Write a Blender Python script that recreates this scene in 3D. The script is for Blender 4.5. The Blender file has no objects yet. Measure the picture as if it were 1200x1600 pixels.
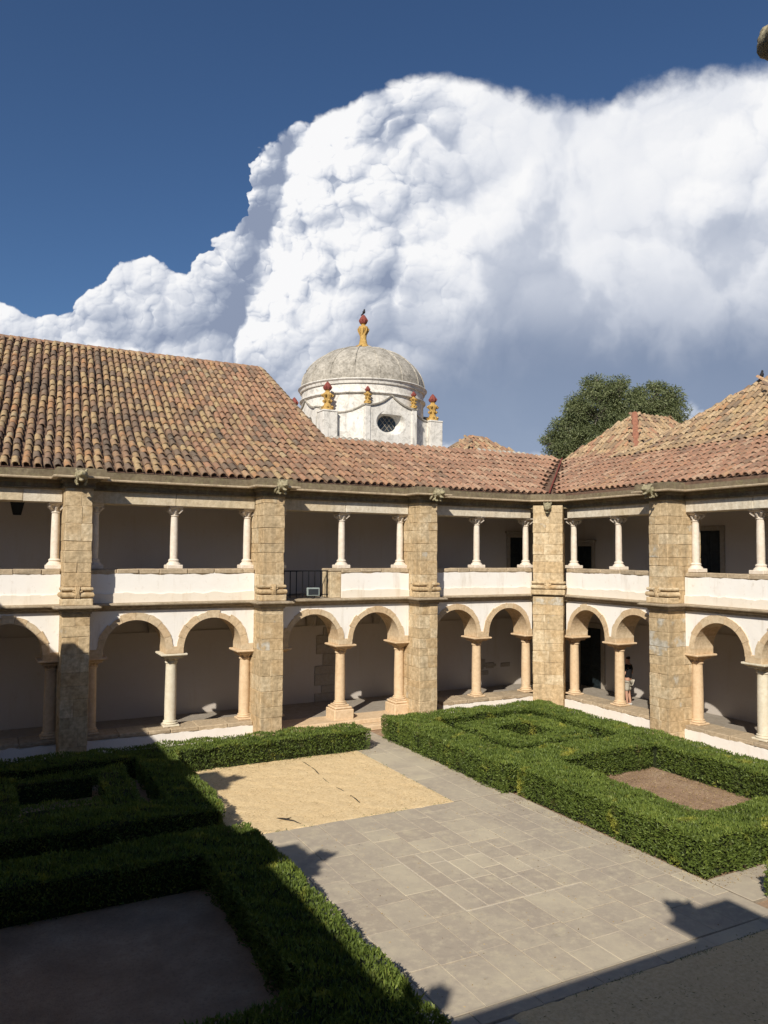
import bpy, bmesh, math, random
import numpy as np
from mathutils import Vector, Matrix, noise

random.seed(7)
rng = np.random.default_rng(11)
SC = bpy.context.scene
COL = SC.collection

# ------------------------------------------------------------------ camera
CAM = Vector((0.0, -23.6, 5.751))
YAW, PITCH, ROLL, F_PX = 0.48692, 0.05278, 0.00805, 1206.2
fw = Vector((math.sin(YAW) * math.cos(PITCH), math.cos(YAW) * math.cos(PITCH), math.sin(PITCH)))
rt = Vector((math.cos(YAW), -math.sin(YAW), 0))
up = rt.cross(fw)
r2 = rt * math.cos(ROLL) + up * math.sin(ROLL)
u2 = -rt * math.sin(ROLL) + up * math.cos(ROLL)
cd = bpy.data.cameras.new('camera')
cam = bpy.data.objects.new('camera', cd)
COL.objects.link(cam)
m = Matrix((r2, u2, -fw)).transposed().to_4x4()
m.translation = CAM
cam.matrix_world = m
cd.sensor_fit = 'HORIZONTAL'
cd.sensor_width = 36
cd.lens = 36 * F_PX / 1200
cd.clip_start = 0.05
cd.clip_end = 5000
SC.camera = cam
SC.render.resolution_x, SC.render.resolution_y = 768, 1024

# ------------------------------------------------------------------ sun
SUN = Vector((1.03, 1.005, -1.0)).normalized()
sl = bpy.data.lights.new('sun', 'SUN')
sl.energy = 5.0
sl.angle = math.radians(0.53)
sl.color = (1.0, 0.93, 0.82)
so = bpy.data.objects.new('sun', sl)
COL.objects.link(so)
so.rotation_euler = SUN.to_track_quat('-Z', 'Y').to_euler()
SUN_EL = math.asin(-SUN.z)
SUN_AZ = math.atan2(-SUN.x, -SUN.y)

# ------------------------------------------------------------------ view
vs = SC.view_settings
vs.view_transform = 'Standard'
vs.look = 'None'
vs.exposure = 0.15
vs.gamma = 1.0
vs.use_curve_mapping = False


# ------------------------------------------------------------------ node helper
class N:
    def __init__(self, tree):
        self.t = tree
        self.t.nodes.clear()

    def n(self, typ, **kw):
        nd = self.t.nodes.new(typ)
        for k, v in kw.items():
            if k.startswith('i_'):
                key = k[2:]
                key = int(key) if key.isdigit() else key.replace('_', ' ')
                self.put(nd.inputs[key], v)
            else:
                setattr(nd, k, v)
        return nd

    def put(self, sock, v):
        if isinstance(v, bpy.types.NodeSocket):
            self.t.links.new(v, sock)
        else:
            sock.default_value = v

    def math(self, op, a, b=0.0, c=None, clamp=False):
        nd = self.t.nodes.new('ShaderNodeMath')
        nd.operation = op
        nd.use_clamp = clamp
        self.put(nd.inputs[0], a)
        self.put(nd.inputs[1], b)
        if c is not None:
            self.put(nd.inputs[2], c)
        return nd.outputs[0]

    def vmath(self, op, a, b=None, out=0):
        nd = self.t.nodes.new('ShaderNodeVectorMath')
        nd.operation = op
        self.put(nd.inputs[0], a)
        if b is not None:
            if op == 'SCALE':
                self.put(nd.inputs[3], b)
            else:
                self.put(nd.inputs[1], b)
        return nd.outputs[out]

    def mix(self, f, a, b, mode='MIX'):
        nd = self.t.nodes.new('ShaderNodeMix')
        nd.data_type = 'RGBA'
        nd.blend_type = mode
        self.put(nd.inputs[0], f)
        for s, v in ((nd.inputs[6], a), (nd.inputs[7], b)):
            if isinstance(v, tuple) and len(v) == 3:
                v = v + (1,)
            self.put(s, v)
        return nd.outputs[2]

    def ramp(self, f, stops, interp='LINEAR'):
        nd = self.t.nodes.new('ShaderNodeValToRGB')
        cr = nd.color_ramp
        cr.interpolation = interp
        while len(cr.elements) < len(stops):
            cr.elements.new(0.5)
        for e, (p, c) in zip(cr.elements, stops):
            e.position = p
            if not isinstance(c, tuple):
                c = (c, c, c)
            e.color = c + (1,) if len(c) == 3 else c
        self.put(nd.inputs[0], f)
        return nd.outputs[0]

    def noise(self, vec, scale, detail=4, rough=0.55, dist=0.0, out=0):
        nd = self.t.nodes.new('ShaderNodeTexNoise')
        self.put(nd.inputs['Vector'], vec)
        nd.inputs['Scale'].default_value = scale
        nd.inputs['Detail'].default_value = detail
        nd.inputs['Roughness'].default_value = rough
        nd.inputs['Distortion'].default_value = dist
        return nd.outputs[out]

    def mapr(self, v, a, b, c=0.0, d=1.0, smooth=False):
        nd = self.t.nodes.new('ShaderNodeMapRange')
        nd.interpolation_type = 'SMOOTHSTEP' if smooth else 'LINEAR'
        self.put(nd.inputs[0], v)
        for i, x in zip((1, 2, 3, 4), (a, b, c, d)):
            self.put(nd.inputs[i], x)
        return nd.outputs[0]


# ------------------------------------------------------------------ world: sky with the big cumulus
W = bpy.data.worlds.new('World')
SC.world = W
W.use_nodes = True
w = N(W.node_tree)
SKY_STRENGTH = 0.070
sky = w.n('ShaderNodeTexSky', sky_type='NISHITA', sun_disc=False)
sky.sun_elevation = SUN_EL
sky.sun_rotation = SUN_AZ
sky.altitude = 200
sky.air_density = 1.0
sky.dust_density = 0.6
sky.ozone_density = 2.5


def gno(u, v):
    """pixel of the photograph -> level gnomonic coordinates of that sky direction"""
    d = fw + r2 * ((u - 600) / F_PX) - u2 * ((v - 800) / F_PX)
    hf = Vector((math.sin(YAW), math.cos(YAW), 0))
    k = d.dot(hf)
    return d.dot(rt) / k, d.z / k


tc = w.n('ShaderNodeTexCoord').outputs['Generated']
dirn = w.vmath('NORMALIZE', tc)
hf = (math.sin(YAW), math.cos(YAW), 0.0)
kf = w.math('MAXIMUM', w.vmath('DOT_PRODUCT', dirn, hf, out=1), 0.08)
gu = w.math('DIVIDE', w.vmath('DOT_PRODUCT', dirn, tuple(rt), out=1), kf)
gv = w.math('DIVIDE', w.n('ShaderNodeSeparateXYZ', i_0=dirn).outputs[2], kf)
cmb = w.n('ShaderNodeCombineXYZ', i_0=gu, i_1=gv, i_2=0.0).outputs[0]


def curve_of(pts, lo=-0.9, hi=0.9, vmax=0.8, shift=None):
    nd = w.n('ShaderNodeFloatCurve')
    c = nd.mapping.curves[0]
    P = []
    for (u, v) in pts:
        a, b = gno(u, v)
        P.append(((a - lo) / (hi - lo), min(1, max(0, b / vmax))))
    P.sort()
    P = [(0.0, P[0][1])] + P + [(1.0, P[-1][1])]
    while len(c.points) < len(P):
        c.points.new(0.5, 0.5)
    for cp, (a, b) in zip(c.points, P):
        cp.location = (a, b)
        cp.handle_type = 'VECTOR'
    nd.mapping.update()
    w.put(nd.inputs[1], w.mapr(gu if shift is None else w.math('ADD', gu, shift), lo, hi))
    return w.math('MULTIPLY', nd.outputs[0], vmax)


def vor(vec, scale, off=(0, 0, 0)):
    vo = w.n('ShaderNodeTexVoronoi', feature='F1', voronoi_dimensions='2D')
    w.put(vo.inputs['Vector'], w.vmath('ADD', vec, off))
    vo.inputs['Scale'].default_value = scale
    d = vo.outputs['Distance']
    return w.math('SQRT', w.math('MAXIMUM', w.math('SUBTRACT', 1.0, w.math('MULTIPLY', w.math('MULTIPLY', d, d), 1.25)), 0.0))


def noise2(vec, scale, detail, rough, out=0):
    nd = w.n('ShaderNodeTexNoise', noise_dimensions='2D')
    w.put(nd.inputs['Vector'], vec)
    nd.inputs['Scale'].default_value = scale
    nd.inputs['Detail'].default_value = detail
    nd.inputs['Roughness'].default_value = rough
    return nd.outputs[out]


w1 = w.vmath('SUBTRACT', noise2(cmb, 4.0, 2, 0.5, 1), (0.5, 0.5, 0.5))
w2 = w.vmath('SUBTRACT', noise2(cmb, 22.0, 3, 0.6, 1), (0.5, 0.5, 0.5))
v1 = w.vmath('ADD', w.vmath('ADD', cmb, w.vmath('SCALE', w1, 0.06)), w.vmath('SCALE', w2, 0.022))
hgt, rel = None, None
crisp = w.mapr(gu, -0.22, 0.20, 1.0, 0.30)
for i, (sc, ah, al) in enumerate(((6.5, 0.50, 0.42), (14.0, 0.26, 0.40), (31.0, 0.13, 0.27), (68.0, 0.06, 0.15), (140.0, 0.03, 0.07))):
    of = (i * 3.71, i * 1.93, 0)
    h0 = vor(v1, sc, of)
    k_ = 0.22 / sc
    h1 = vor(v1, sc, (of[0] - k_ * 0.8, of[1] + k_, 0))
    hh = w.math('MULTIPLY', h0, ah)
    ll = w.math('MULTIPLY', w.math('ADD', w.math('MULTIPLY', w.math('SUBTRACT', h0, h1), 2.0), w.math('MULTIPLY', w.math('SUBTRACT', h0, 0.86), 0.8)), al)
    if i >= 2:
        ll = w.math('MULTIPLY', ll, crisp)
    hgt = hh if hgt is None else w.math('ADD', hgt, hh)
    rel = ll if rel is None else w.math('ADD', rel, ll)
P0 = hgt
fine = noise2(cmb, 38.0, 4, 0.6)
sx_ = w.math('ADD', w.math('MULTIPLY', w.n('ShaderNodeSeparateXYZ', i_0=w2).outputs[0], 0.04), w.math('MULTIPLY', w.math('SUBTRACT', P0, 0.86), 0.025))
big = curve_of([(-300, 420), (-120, 480), (0, 470), (45, 486), (100, 474), (150, 446), (195, 415), (232, 402), (262, 418),
                (290, 432), (312, 398), (338, 364), (366, 345), (384, 318), (389, 270), (398, 232), (425, 205), (455, 180), (480, 165), (540, 150), (600, 124),
                (660, 110), (720, 114), (780, 128), (850, 148), (930, 140), (1010, 122), (1100, 95), (1180, 84), (1400, 70)], shift=sx_)
edge_amp = w.mapr(gu, -0.10, 0.35, 0.075, 0.050)
dens = w.math('ADD', w.math('SUBTRACT', big, gv), w.math('MULTIPLY', w.math('SUBTRACT', P0, 0.86), edge_amp))
dens = w.math('ADD', dens, w.math('MULTIPLY', w.math('SUBTRACT', fine, 0.5), w.mapr(gu, -0.1, 0.4, 0.008, 0.020)))
soft = w.mapr(gu, -0.20, 0.40, 0.004, 0.040)
alpha = w.mapr(w.math('DIVIDE', dens, soft), 0.0, 1.0, 0.0, 1.0, True)
contr = w.mapr(gu, -0.15, 0.22, 1.45, 0.46)
patchy = w.mapr(noise2(w.vmath('ADD', cmb, (7.7, 2.3, 0.0)), 3.2, 2, 0.5), 0.36, 0.62, 0.35, 1.35, True)
rel = w.math('MULTIPLY', rel, w.math('MULTIPLY', contr, patchy))
base_n = noise2(w.vmath('ADD', w.vmath('MULTIPLY', v1, (1.0, 0.8, 1.0)), (3.1, 1.7, 0)), 5.0, 5, 0.52)
low = curve_of([(-200, 560), (0, 530), (100, 515), (200, 500), (300, 480), (340, 520), (430, 520), (520, 490), (640, 450), (740, 480),
                (850, 500), (960, 480), (1060, 440), (1200, 460), (1400, 470)])
lowf = w.mapr(w.math('ADD', w.math('SUBTRACT', gv, low), w.math('MULTIPLY', w.math('SUBTRACT', base_n, 0.5), 0.22)), -0.10, 0.10, 1.0, 0.0, True)
tone = w.math('ADD', w.math('SUBTRACT', 0.90, w.math('MULTIPLY', lowf, 0.34)), w.math('MULTIPLY', rel, w.mapr(lowf, 0.0, 1.0, 1.0, 0.45)))
tone = w.math('SUBTRACT', tone, w.math('MULTIPLY', w.mapr(base_n, 0.46, 0.66, 0.0, 1.0, True), w.mapr(gu, -0.45, -0.05, 0.12, 0.36)))
ccol = w.ramp(tone, [(0.0, (0.26, 0.31, 0.43)), (0.35, (0.38, 0.43, 0.54)), (0.60, (0.55, 0.59, 0.68)), (0.82, (0.78, 0.80, 0.85)), (1.0, (0.93, 0.93, 0.94))])
deck = curve_of([(-200, 700), (0, 690), (200, 660), (420, 640), (560, 600), (640, 560), (760, 535), (880, 545), (1000, 530), (1200, 505), (1400, 490)])
deckf = w.mapr(w.math('ADD', w.math('SUBTRACT', deck, gv), w.math('MULTIPLY', w.math('SUBTRACT', base_n, 0.5), 0.16)), -0.05, 0.07, 0.0, 1.0, True)
deckcol = w.mix(w.mapr(gv, 0.08, 0.26), (0.29, 0.37, 0.51), (0.205, 0.265, 0.39))
ccol = w.mix(w.math('MULTIPLY', deckf, 0.93), ccol, deckcol)
far = curve_of([(-200, 900), (560, 900), (640, 720), (690, 683), (720, 690), (765, 686), (800, 700), (850, 706), (880, 720), (930, 760), (1020, 720), (1050, 650), (1075, 628), (1100, 640),
                (1140, 700), (1200, 720), (1400, 700)])
farf = w.mapr(w.math('ADD', w.math('SUBTRACT', far, gv), w.math('MULTIPLY', w.math('SUBTRACT', P0, 0.86), 0.10)), 0.0, 0.012, 0.0, 0.75, True)
ccol = w.mix(farf, ccol, w.mix(w.mapr(rel, -0.1, 0.15), (0.45, 0.52, 0.64), (0.74, 0.77, 0.83)))
side = w.mapr(w.math('ABSOLUTE', gu), 1.2, 2.6, 1.0, 0.0, True)
front = w.mapr(w.vmath('DOT_PRODUCT', dirn, hf, out=1), 0.1, 0.35, 0.0, 1.0, True)
alpha = w.math('MULTIPLY', w.math('MULTIPLY', alpha, side), front)
grade = w.mix(1.0, sky.outputs[0], (0.62, 0.80, 1.0), 'MULTIPLY')
bg1 = w.n('ShaderNodeBackground', i_Color=grade, i_Strength=SKY_STRENGTH)
bg2 = w.n('ShaderNodeBackground', i_Color=ccol, i_Strength=0.92)
mx = w.n('ShaderNodeMixShader', i_0=alpha, i_1=bg1.outputs[0], i_2=bg2.outputs[0])
w.n('ShaderNodeOutputWorld', i_Surface=mx.outputs[0])
cy = SC.cycles
cy.max_bounces = 5
cy.diffuse_bounces = 4
cy.glossy_bounces = 2
cy.transmission_bounces = 2
cy.transparent_max_bounces = 4
W.cycles.sampling_method = 'MANUAL'
W.cycles.sample_map_resolution = 512


# ------------------------------------------------------------------ mesh helpers
class MB:
    def __init__(self):
        self.v, self.f, self.a = [], [], []

    def add(self, vs_, fs, tone=0.0):
        o = len(self.v)
        self.v.extend(vs_)
        self.f.extend([tuple(i + o for i in f) for f in fs])
        self.a.extend([tone] * len(fs))

    def box(self, x0, x1, y0, y1, z0, z1, tone=0.0):
        vs_ = [(x, y, z) for z in (z0, z1) for y in (y0, y1) for x in (x0, x1)]
        self.add(vs_, [(0, 2, 3, 1), (4, 5, 7, 6), (0, 1, 5, 4), (2, 6, 7, 3), (0, 4, 6, 2), (1, 3, 7, 5)], tone)

    def cbox(self, x0, x1, y0, y1, z0, z1, b=0.012, j=0.0, tone=0.0):
        """box with chamfered, slightly uneven edges"""
        c = {}
        vs_ = []
        X, Y, Z = (x0, x1), (y0, y1), (z0, z1)
        for i in (0, 1):
            for k in (0, 1):
                for l in (0, 1):
                    jx, jy, jz = [random.uniform(-j, j) for _ in range(3)]
                    p = [X[i] + jx, Y[k] + jy, Z[l] + jz]
                    s = [1 - 2 * i, 1 - 2 * k, 1 - 2 * l]
                    bb = b * random.uniform(0.6, 1.6) if j else b
                    for ax in range(3):
                        q = [p[a] + (0 if a == ax else s[a] * bb) for a in range(3)]
                        c[(i, k, l, ax)] = len(vs_)
                        vs_.append(tuple(q))
        fs = []
        for ax in range(3):
            o = [a for a in range(3) if a != ax]
            for s in (0, 1):
                q = []
                for (m1, m2) in ((0, 0), (1, 0), (1, 1), (0, 1)):
                    idx = [0, 0, 0]
                    idx[ax], idx[o[0]], idx[o[1]] = s, m1, m2
                    q.append(c[tuple(idx) + (ax,)])
                fs.append(q)
        for ax in range(3):
            o = [a for a in range(3) if a != ax]
            for m1 in (0, 1):
                for m2 in (0, 1):
                    A = [0, 0, 0]
                    A[o[0]], A[o[1]] = m1, m2
                    B = list(A)
                    B[ax] = 1
                    A, B = tuple(A), tuple(B)
                    fs.append([c[A + (o[0],)], c[B + (o[0],)], c[B + (o[1],)], c[A + (o[1],)]])
        for i in (0, 1):
            for k in (0, 1):
                for l in (0, 1):
                    fs.append([c[(i, k, l, 0)], c[(i, k, l, 1)], c[(i, k, l, 2)]])
        self.add(vs_, fs, tone)

    def lathe(self, prof, cx=0, cy=0, seg=16, a0=0.0, a1=2 * math.pi, tone=0.0):
        """prof = [(r, z), ...]"""
        full = abs(a1 - a0 - 2 * math.pi) < 1e-6
        n = seg if full else seg + 1
        vs_, fs = [], []
        for r, z in prof:
            for i in range(n):
                a = a0 + (a1 - a0) * i / seg
                vs_.append((cx + r * math.cos(a), cy + r * math.sin(a), z))
        for k in range(len(prof) - 1):
            for i in range(seg):
                j = (i + 1) % n
                fs.append((k * n + i, k * n + j, (k + 1) * n + j, (k + 1) * n + i))
        self.add(vs_, fs, tone)

    def tube(self, pts, r, seg=8, tone=0.0):
        pts = [Vector(p) for p in pts]
        rs = r if isinstance(r, (list, tuple)) else [r] * len(pts)
        vs_, fs = [], []
        for i, p in enumerate(pts):
            d = (pts[min(i + 1, len(pts) - 1)] - pts[max(i - 1, 0)]).normalized()
            a = d.orthogonal().normalized() if abs(d.z) > 0.9 else d.cross(Vector((0, 0, 1))).normalized()
            b = d.cross(a)
            for k in range(seg):
                t = 2 * math.pi * k / seg
                vs_.append(tuple(p + (a * math.cos(t) + b * math.sin(t)) * rs[i]))
        for i in range(len(pts) - 1):
            for k in range(seg):
                j = (k + 1) % seg
                fs.append((i * seg + k, i * seg + j, (i + 1) * seg + j, (i + 1) * seg + k))
        fs.append(tuple(range(seg)))
        fs.append(tuple(range((len(pts) - 1) * seg, len(pts) * seg)))
        self.add(vs_, fs, tone)

    def prism(self, poly, z0, z1, tone=0.0):
        n = len(poly)
        vs_ = [(x, y, z0) for x, y in poly] + [(x, y, z1) for x, y in poly]
        fs = [tuple(range(n)), tuple(range(2 * n - 1, n - 1, -1))]
        fs += [(i, (i + 1) % n, n + (i + 1) % n, n + i) for i in range(n)]
        self.add(vs_, fs, tone)

    def sweep(self, path, prof, caps=True):
        """profile [(outward offset, z)] along a plan polyline; outward = right-hand side of travel"""
        P = [Vector((a, b)) for a, b in path]
        nrm = []
        for i in range(len(P) - 1):
            d = (P[i + 1] - P[i]).normalized()
            nrm.append(Vector((d.y, -d.x)))
        mit = []
        for i in range(len(P)):
            if i == 0:
                mit.append(nrm[0])
            elif i == len(P) - 1:
                mit.append(nrm[-1])
            else:
                s = nrm[i - 1] + nrm[i]
                s.normalize()
                mit.append(s / max(0.35, s.dot(nrm[i])))
        n = len(prof)
        vs_ = [(P[i].x + mit[i].x * o, P[i].y + mit[i].y * o, z) for i in range(len(P)) for o, z in prof]
        fs = [(i * n + k, i * n + (k + 1) % n, (i + 1) * n + (k + 1) % n, (i + 1) * n + k) for i in range(len(P) - 1) for k in range(n)]
        if caps:
            fs += [tuple(range(n)), tuple(range((len(P) - 1) * n, len(P) * n))]
        self.add(vs_, fs)

    def xf(self, M):
        self.v = [tuple(M @ Vector(q)) for q in self.v]
        return self

    def mesh(self, name, mat, smooth=False, fix=True):
        me = bpy.data.meshes.new(name)
        me.from_pydata(self.v, [], self.f)
        if fix:
            bm = bmesh.new()
            bm.from_mesh(me)
            bmesh.ops.recalc_face_normals(bm, faces=bm.faces)
            bm.to_mesh(me)
            bm.free()
        if any(self.a):
            at = me.attributes.new('tone', 'FLOAT', 'FACE')
            at.data.foreach_set('value', self.a)
        if smooth:
            me.polygons.foreach_set('use_smooth', [True] * len(me.polygons))
            try:
                me.set_sharp_from_angle(angle=math.radians(smooth if smooth is not True else 40))
            except Exception:
                pass
        if mat:
            me.materials.append(mat)
        return me

    def build(self, name, mat, parent=None, smooth=False, kind=None):
        return put(name, self.mesh(name, mat, smooth), parent, kind)


def put(name, me, parent=None, kind=None, loc=None, rot=None, scale=None):
    o = bpy.data.objects.new(name, me)
    COL.objects.link(o)
    o.parent = parent
    if kind:
        o['kind'] = kind
    if loc is not None:
        o.location = loc
    if rot is not None:
        o.rotation_euler = rot
    if scale is not None:
        o.scale = scale
    return o


def tag(o, label, cat, group=None):
    o['label'] = label
    o['category'] = cat
    if group:
        o['group'] = group
    return o


def empty(name, loc=(0, 0, 0), rz=0.0, parent=None):
    o = bpy.data.objects.new(name, None)
    COL.objects.link(o)
    o.location = loc
    o.rotation_euler = (0, 0, rz)
    o.empty_display_size = 0.3
    o.parent = parent
    return o


def raw_mesh(name, V, F4, mat, tone=None):
    """numpy arrays of vertices and quads -> mesh, fast"""
    me = bpy.data.meshes.new(name)
    nf, k = F4.shape
    me.vertices.add(len(V))
    me.vertices.foreach_set('co', np.ascontiguousarray(V, dtype=np.float32).ravel())
    me.loops.add(nf * k)
    me.loops.foreach_set('vertex_index', np.ascontiguousarray(F4, dtype=np.int32).ravel())
    me.polygons.add(nf)
    me.polygons.foreach_set('loop_start', np.arange(0, nf * k, k, dtype=np.int32))
    me.polygons.foreach_set('loop_total', np.full(nf, k, dtype=np.int32))
    me.update(calc_edges=True)
    if tone is not None:
        at = me.attributes.new('tone', 'FLOAT', 'FACE')
        at.data.foreach_set('value', np.asarray(tone, dtype=np.float32))
    me.materials.append(mat)
    return me


# ------------------------------------------------------------------ materials
def new_mat(name):
    mt = bpy.data.materials.new(name)
    mt.use_nodes = True
    return mt, N(mt.node_tree)


def finish(k, col, rough=0.9, bump=None, bstr=0.3, bdist=0.02, spec=0.25, **extra):
    b = k.n('ShaderNodeBsdfPrincipled')
    k.put(b.inputs['Base Color'], col if isinstance(col, bpy.types.NodeSocket) else tuple(col) + (1,))
    k.put(b.inputs['Roughness'], rough)
    k.put(b.inputs['Specular IOR Level'], spec)
    for kk, v in extra.items():
        k.put(b.inputs[kk.replace('_', ' ')], v)
    if bump is not None:
        bp = k.n('ShaderNodeBump', i_Strength=bstr, i_Distance=bdist, i_Height=bump)
        k.put(b.inputs['Normal'], bp.outputs[0])
    k.n('ShaderNodeOutputMaterial', i_Surface=b.outputs[0])
    return b


def pos(k):
    return k.n('ShaderNodeNewGeometry').outputs['Position']


def rnd(k):
    return k.n('ShaderNodeObjectInfo').outputs['Random']


def stone_mat(name, stops, dark=0.55, scale=1.0, bstr=0.6, lichen=0.0, use_rnd=True, streak=0.0):
    mt, k = new_mat(name)
    p = pos(k)
    r = rnd(k)
    n1 = k.noise(p, 1.3 * scale, 5, 0.6)
    n2 = k.noise(p, 9 * scale, 6, 0.65)
    n3 = k.noise(p, 45 * scale, 4, 0.7)
    f = k.math('ADD', k.math('MULTIPLY', r, 0.7 if use_rnd else 0.0), k.math('MULTIPLY', k.math('SUBTRACT', n1, 0.35), 0.9 if use_rnd else 1.6), clamp=True)
    c = k.ramp(f, stops)
    c = k.mix(k.mapr(n2, 0.35, 0.72, 0.0, 1.0), c, k.mix(1.0, c, (dark, dark * 0.95, dark * 0.88), 'MULTIPLY'))
    pits = k.mapr(n3, 0.62, 0.72, 0.0, 0.45)
    c = k.mix(pits, c, (0.12, 0.09, 0.06))
    if streak:
        sv = k.vmath('MULTIPLY', p, (5.0, 5.0, 0.55))
        sn = k.noise(sv, 1.0, 5, 0.6)
        c = k.mix(k.math('MULTIPLY', k.mapr(sn, 0.5, 0.75), streak), c, (0.10, 0.085, 0.06))
    if lichen:
        ln = k.noise(p, 6, 5, 0.7, 0.5)
        c = k.mix(k.math('MULTIPLY', k.mapr(ln, 0.5, 0.66), lichen), c, (0.30, 0.28, 0.13))
    h = k.math('ADD', k.math('MULTIPLY', n2, 0.7), k.math('MULTIPLY', n3, 0.35))
    finish(k, c, 0.93, h, bstr, 0.03)
    return mt


M = {}
M['stone'] = stone_mat('ochre_ashlar', [(0.0, (0.60, 0.57, 0.50)), (0.08, (0.58, 0.53, 0.43)), (0.13, (0.56, 0.43, 0.26)), (0.35, (0.68, 0.53, 0.33)), (0.62, (0.60, 0.44, 0.25)), (0.80, (0.74, 0.61, 0.41)), (1.0, (0.62, 0.43, 0.23))], 0.52, bstr=1.0, streak=0.38)
M['mortar'] = stone_mat('stone_mortar', [(0.0, (0.46, 0.36, 0.23)), (1.0, (0.56, 0.47, 0.34))], 0.7, use_rnd=False)
M['arch'] = stone_mat('arch_stone', [(0.0, (0.66, 0.55, 0.39)), (0.5, (0.66, 0.51, 0.33)), (1.0, (0.58, 0.43, 0.27))], 0.7)
M['warm'] = stone_mat('warm_limestone', [(0.0, (0.70, 0.54, 0.36)), (0.5, (0.66, 0.49, 0.31)), (1.0, (0.74, 0.61, 0.44))], 0.80, use_rnd=False, bstr=0.35)
M['pale'] = stone_mat('pale_limestone', [(0.0, (0.66, 0.61, 0.48)), (0.6, (0.72, 0.66, 0.53)), (1.0, (0.60, 0.52, 0.38))], 0.84, use_rnd=False, bstr=0.35)
M['upper'] = stone_mat('marble_column', [(0.0, (0.72, 0.64, 0.54)), (0.6, (0.76, 0.70, 0.61)), (1.0, (0.62, 0.53, 0.42))], 0.82, use_rnd=False, bstr=0.35)
M['lintel'] = stone_mat('lintel_stone', [(0.0, (0.74, 0.69, 0.58)), (0.5, (0.68, 0.60, 0.47)), (0.8, (0.62, 0.52, 0.36)), (1.0, (0.72, 0.60, 0.42))], 0.72, streak=0.35, lichen=0.12)
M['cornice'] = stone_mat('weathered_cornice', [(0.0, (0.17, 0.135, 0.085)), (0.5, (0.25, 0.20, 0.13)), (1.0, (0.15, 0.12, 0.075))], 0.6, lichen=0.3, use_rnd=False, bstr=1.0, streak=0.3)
M['string'] = stone_mat('string_course_stone', [(0.0, (0.36, 0.29, 0.20)), (0.5, (0.48, 0.40, 0.29)), (1.0, (0.28, 0.22, 0.15))], 0.6, use_rnd=False, bstr=1.0, streak=0.25)
M['gargoyle'] = stone_mat('gargoyle_stone', [(0.0, (0.34, 0.30, 0.19)), (0.5, (0.46, 0.40, 0.26)), (1.0, (0.30, 0.26, 0.17))], 0.5, lichen=0.5, use_rnd=False, bstr=1.0, scale=1.5)
M['coping'] = stone_mat('coping_stone', [(0.0, (0.42, 0.34, 0.24)), (0.5, (0.55, 0.44, 0.30)), (1.0, (0.34, 0.28, 0.20))], 0.65, bstr=0.8)
M['finial'] = stone_mat('finial_ochre', [(0.0, (0.50, 0.31, 0.09)), (0.5, (0.60, 0.40, 0.14)), (1.0, (0.42, 0.26, 0.09))], 0.55, use_rnd=False, scale=1.5)
M['bud'] = stone_mat('finial_red', [(0.0, (0.24, 0.06, 0.05)), (0.5, (0.31, 0.095, 0.075)), (1.0, (0.19, 0.055, 0.045))], 0.55, use_rnd=False, scale=1.5)


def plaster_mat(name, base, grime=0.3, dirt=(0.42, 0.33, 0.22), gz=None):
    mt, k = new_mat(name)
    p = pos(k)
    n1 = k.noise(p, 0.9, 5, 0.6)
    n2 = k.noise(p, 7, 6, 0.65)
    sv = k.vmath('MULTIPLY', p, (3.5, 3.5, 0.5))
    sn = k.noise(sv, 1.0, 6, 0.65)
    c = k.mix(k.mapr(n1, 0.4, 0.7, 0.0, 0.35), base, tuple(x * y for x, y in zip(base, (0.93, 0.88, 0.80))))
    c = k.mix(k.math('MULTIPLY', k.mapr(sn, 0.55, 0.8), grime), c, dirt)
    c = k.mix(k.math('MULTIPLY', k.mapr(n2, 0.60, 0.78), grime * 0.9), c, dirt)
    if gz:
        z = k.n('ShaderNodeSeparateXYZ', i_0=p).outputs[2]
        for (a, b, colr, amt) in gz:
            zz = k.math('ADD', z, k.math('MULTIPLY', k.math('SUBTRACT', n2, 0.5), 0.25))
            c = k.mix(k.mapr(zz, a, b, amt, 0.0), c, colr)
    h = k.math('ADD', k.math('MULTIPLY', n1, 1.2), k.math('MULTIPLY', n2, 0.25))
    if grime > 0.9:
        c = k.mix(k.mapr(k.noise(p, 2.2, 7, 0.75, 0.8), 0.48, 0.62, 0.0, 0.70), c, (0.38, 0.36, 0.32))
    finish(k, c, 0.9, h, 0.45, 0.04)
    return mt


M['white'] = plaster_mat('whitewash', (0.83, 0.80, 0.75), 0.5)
M['ledge'] = plaster_mat('whitewash_stained', (0.78, 0.71, 0.60), 0.55, dirt=(0.50, 0.36, 0.20))
M['plinth'] = plaster_mat('whitewash_plinth', (0.80, 0.76, 0.70), 0.28)
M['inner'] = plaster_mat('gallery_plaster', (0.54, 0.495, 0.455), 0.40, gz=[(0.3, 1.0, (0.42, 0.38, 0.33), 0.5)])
M['dirty'] = plaster_mat('weathered_limewash', (0.74, 0.71, 0.65), 1.0, dirt=(0.24, 0.22, 0.19))
# dome shell: much lichen
mt, k = new_mat('dome_limewash')
p = pos(k)
n1 = k.noise(p, 1.6, 6, 0.7)
n2 = k.noise(p, 7.0, 6, 0.7)
c = k.mix(k.mapr(k.math('ADD', k.math('MULTIPLY', n1, 0.5), k.math('MULTIPLY', n2, 0.5)), 0.40, 0.60), (0.50, 0.46, 0.39), (0.22, 0.20, 0.165))
finish(k, c, 0.92, n2, 0.5, 0.05)
M['dome'] = mt


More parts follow.
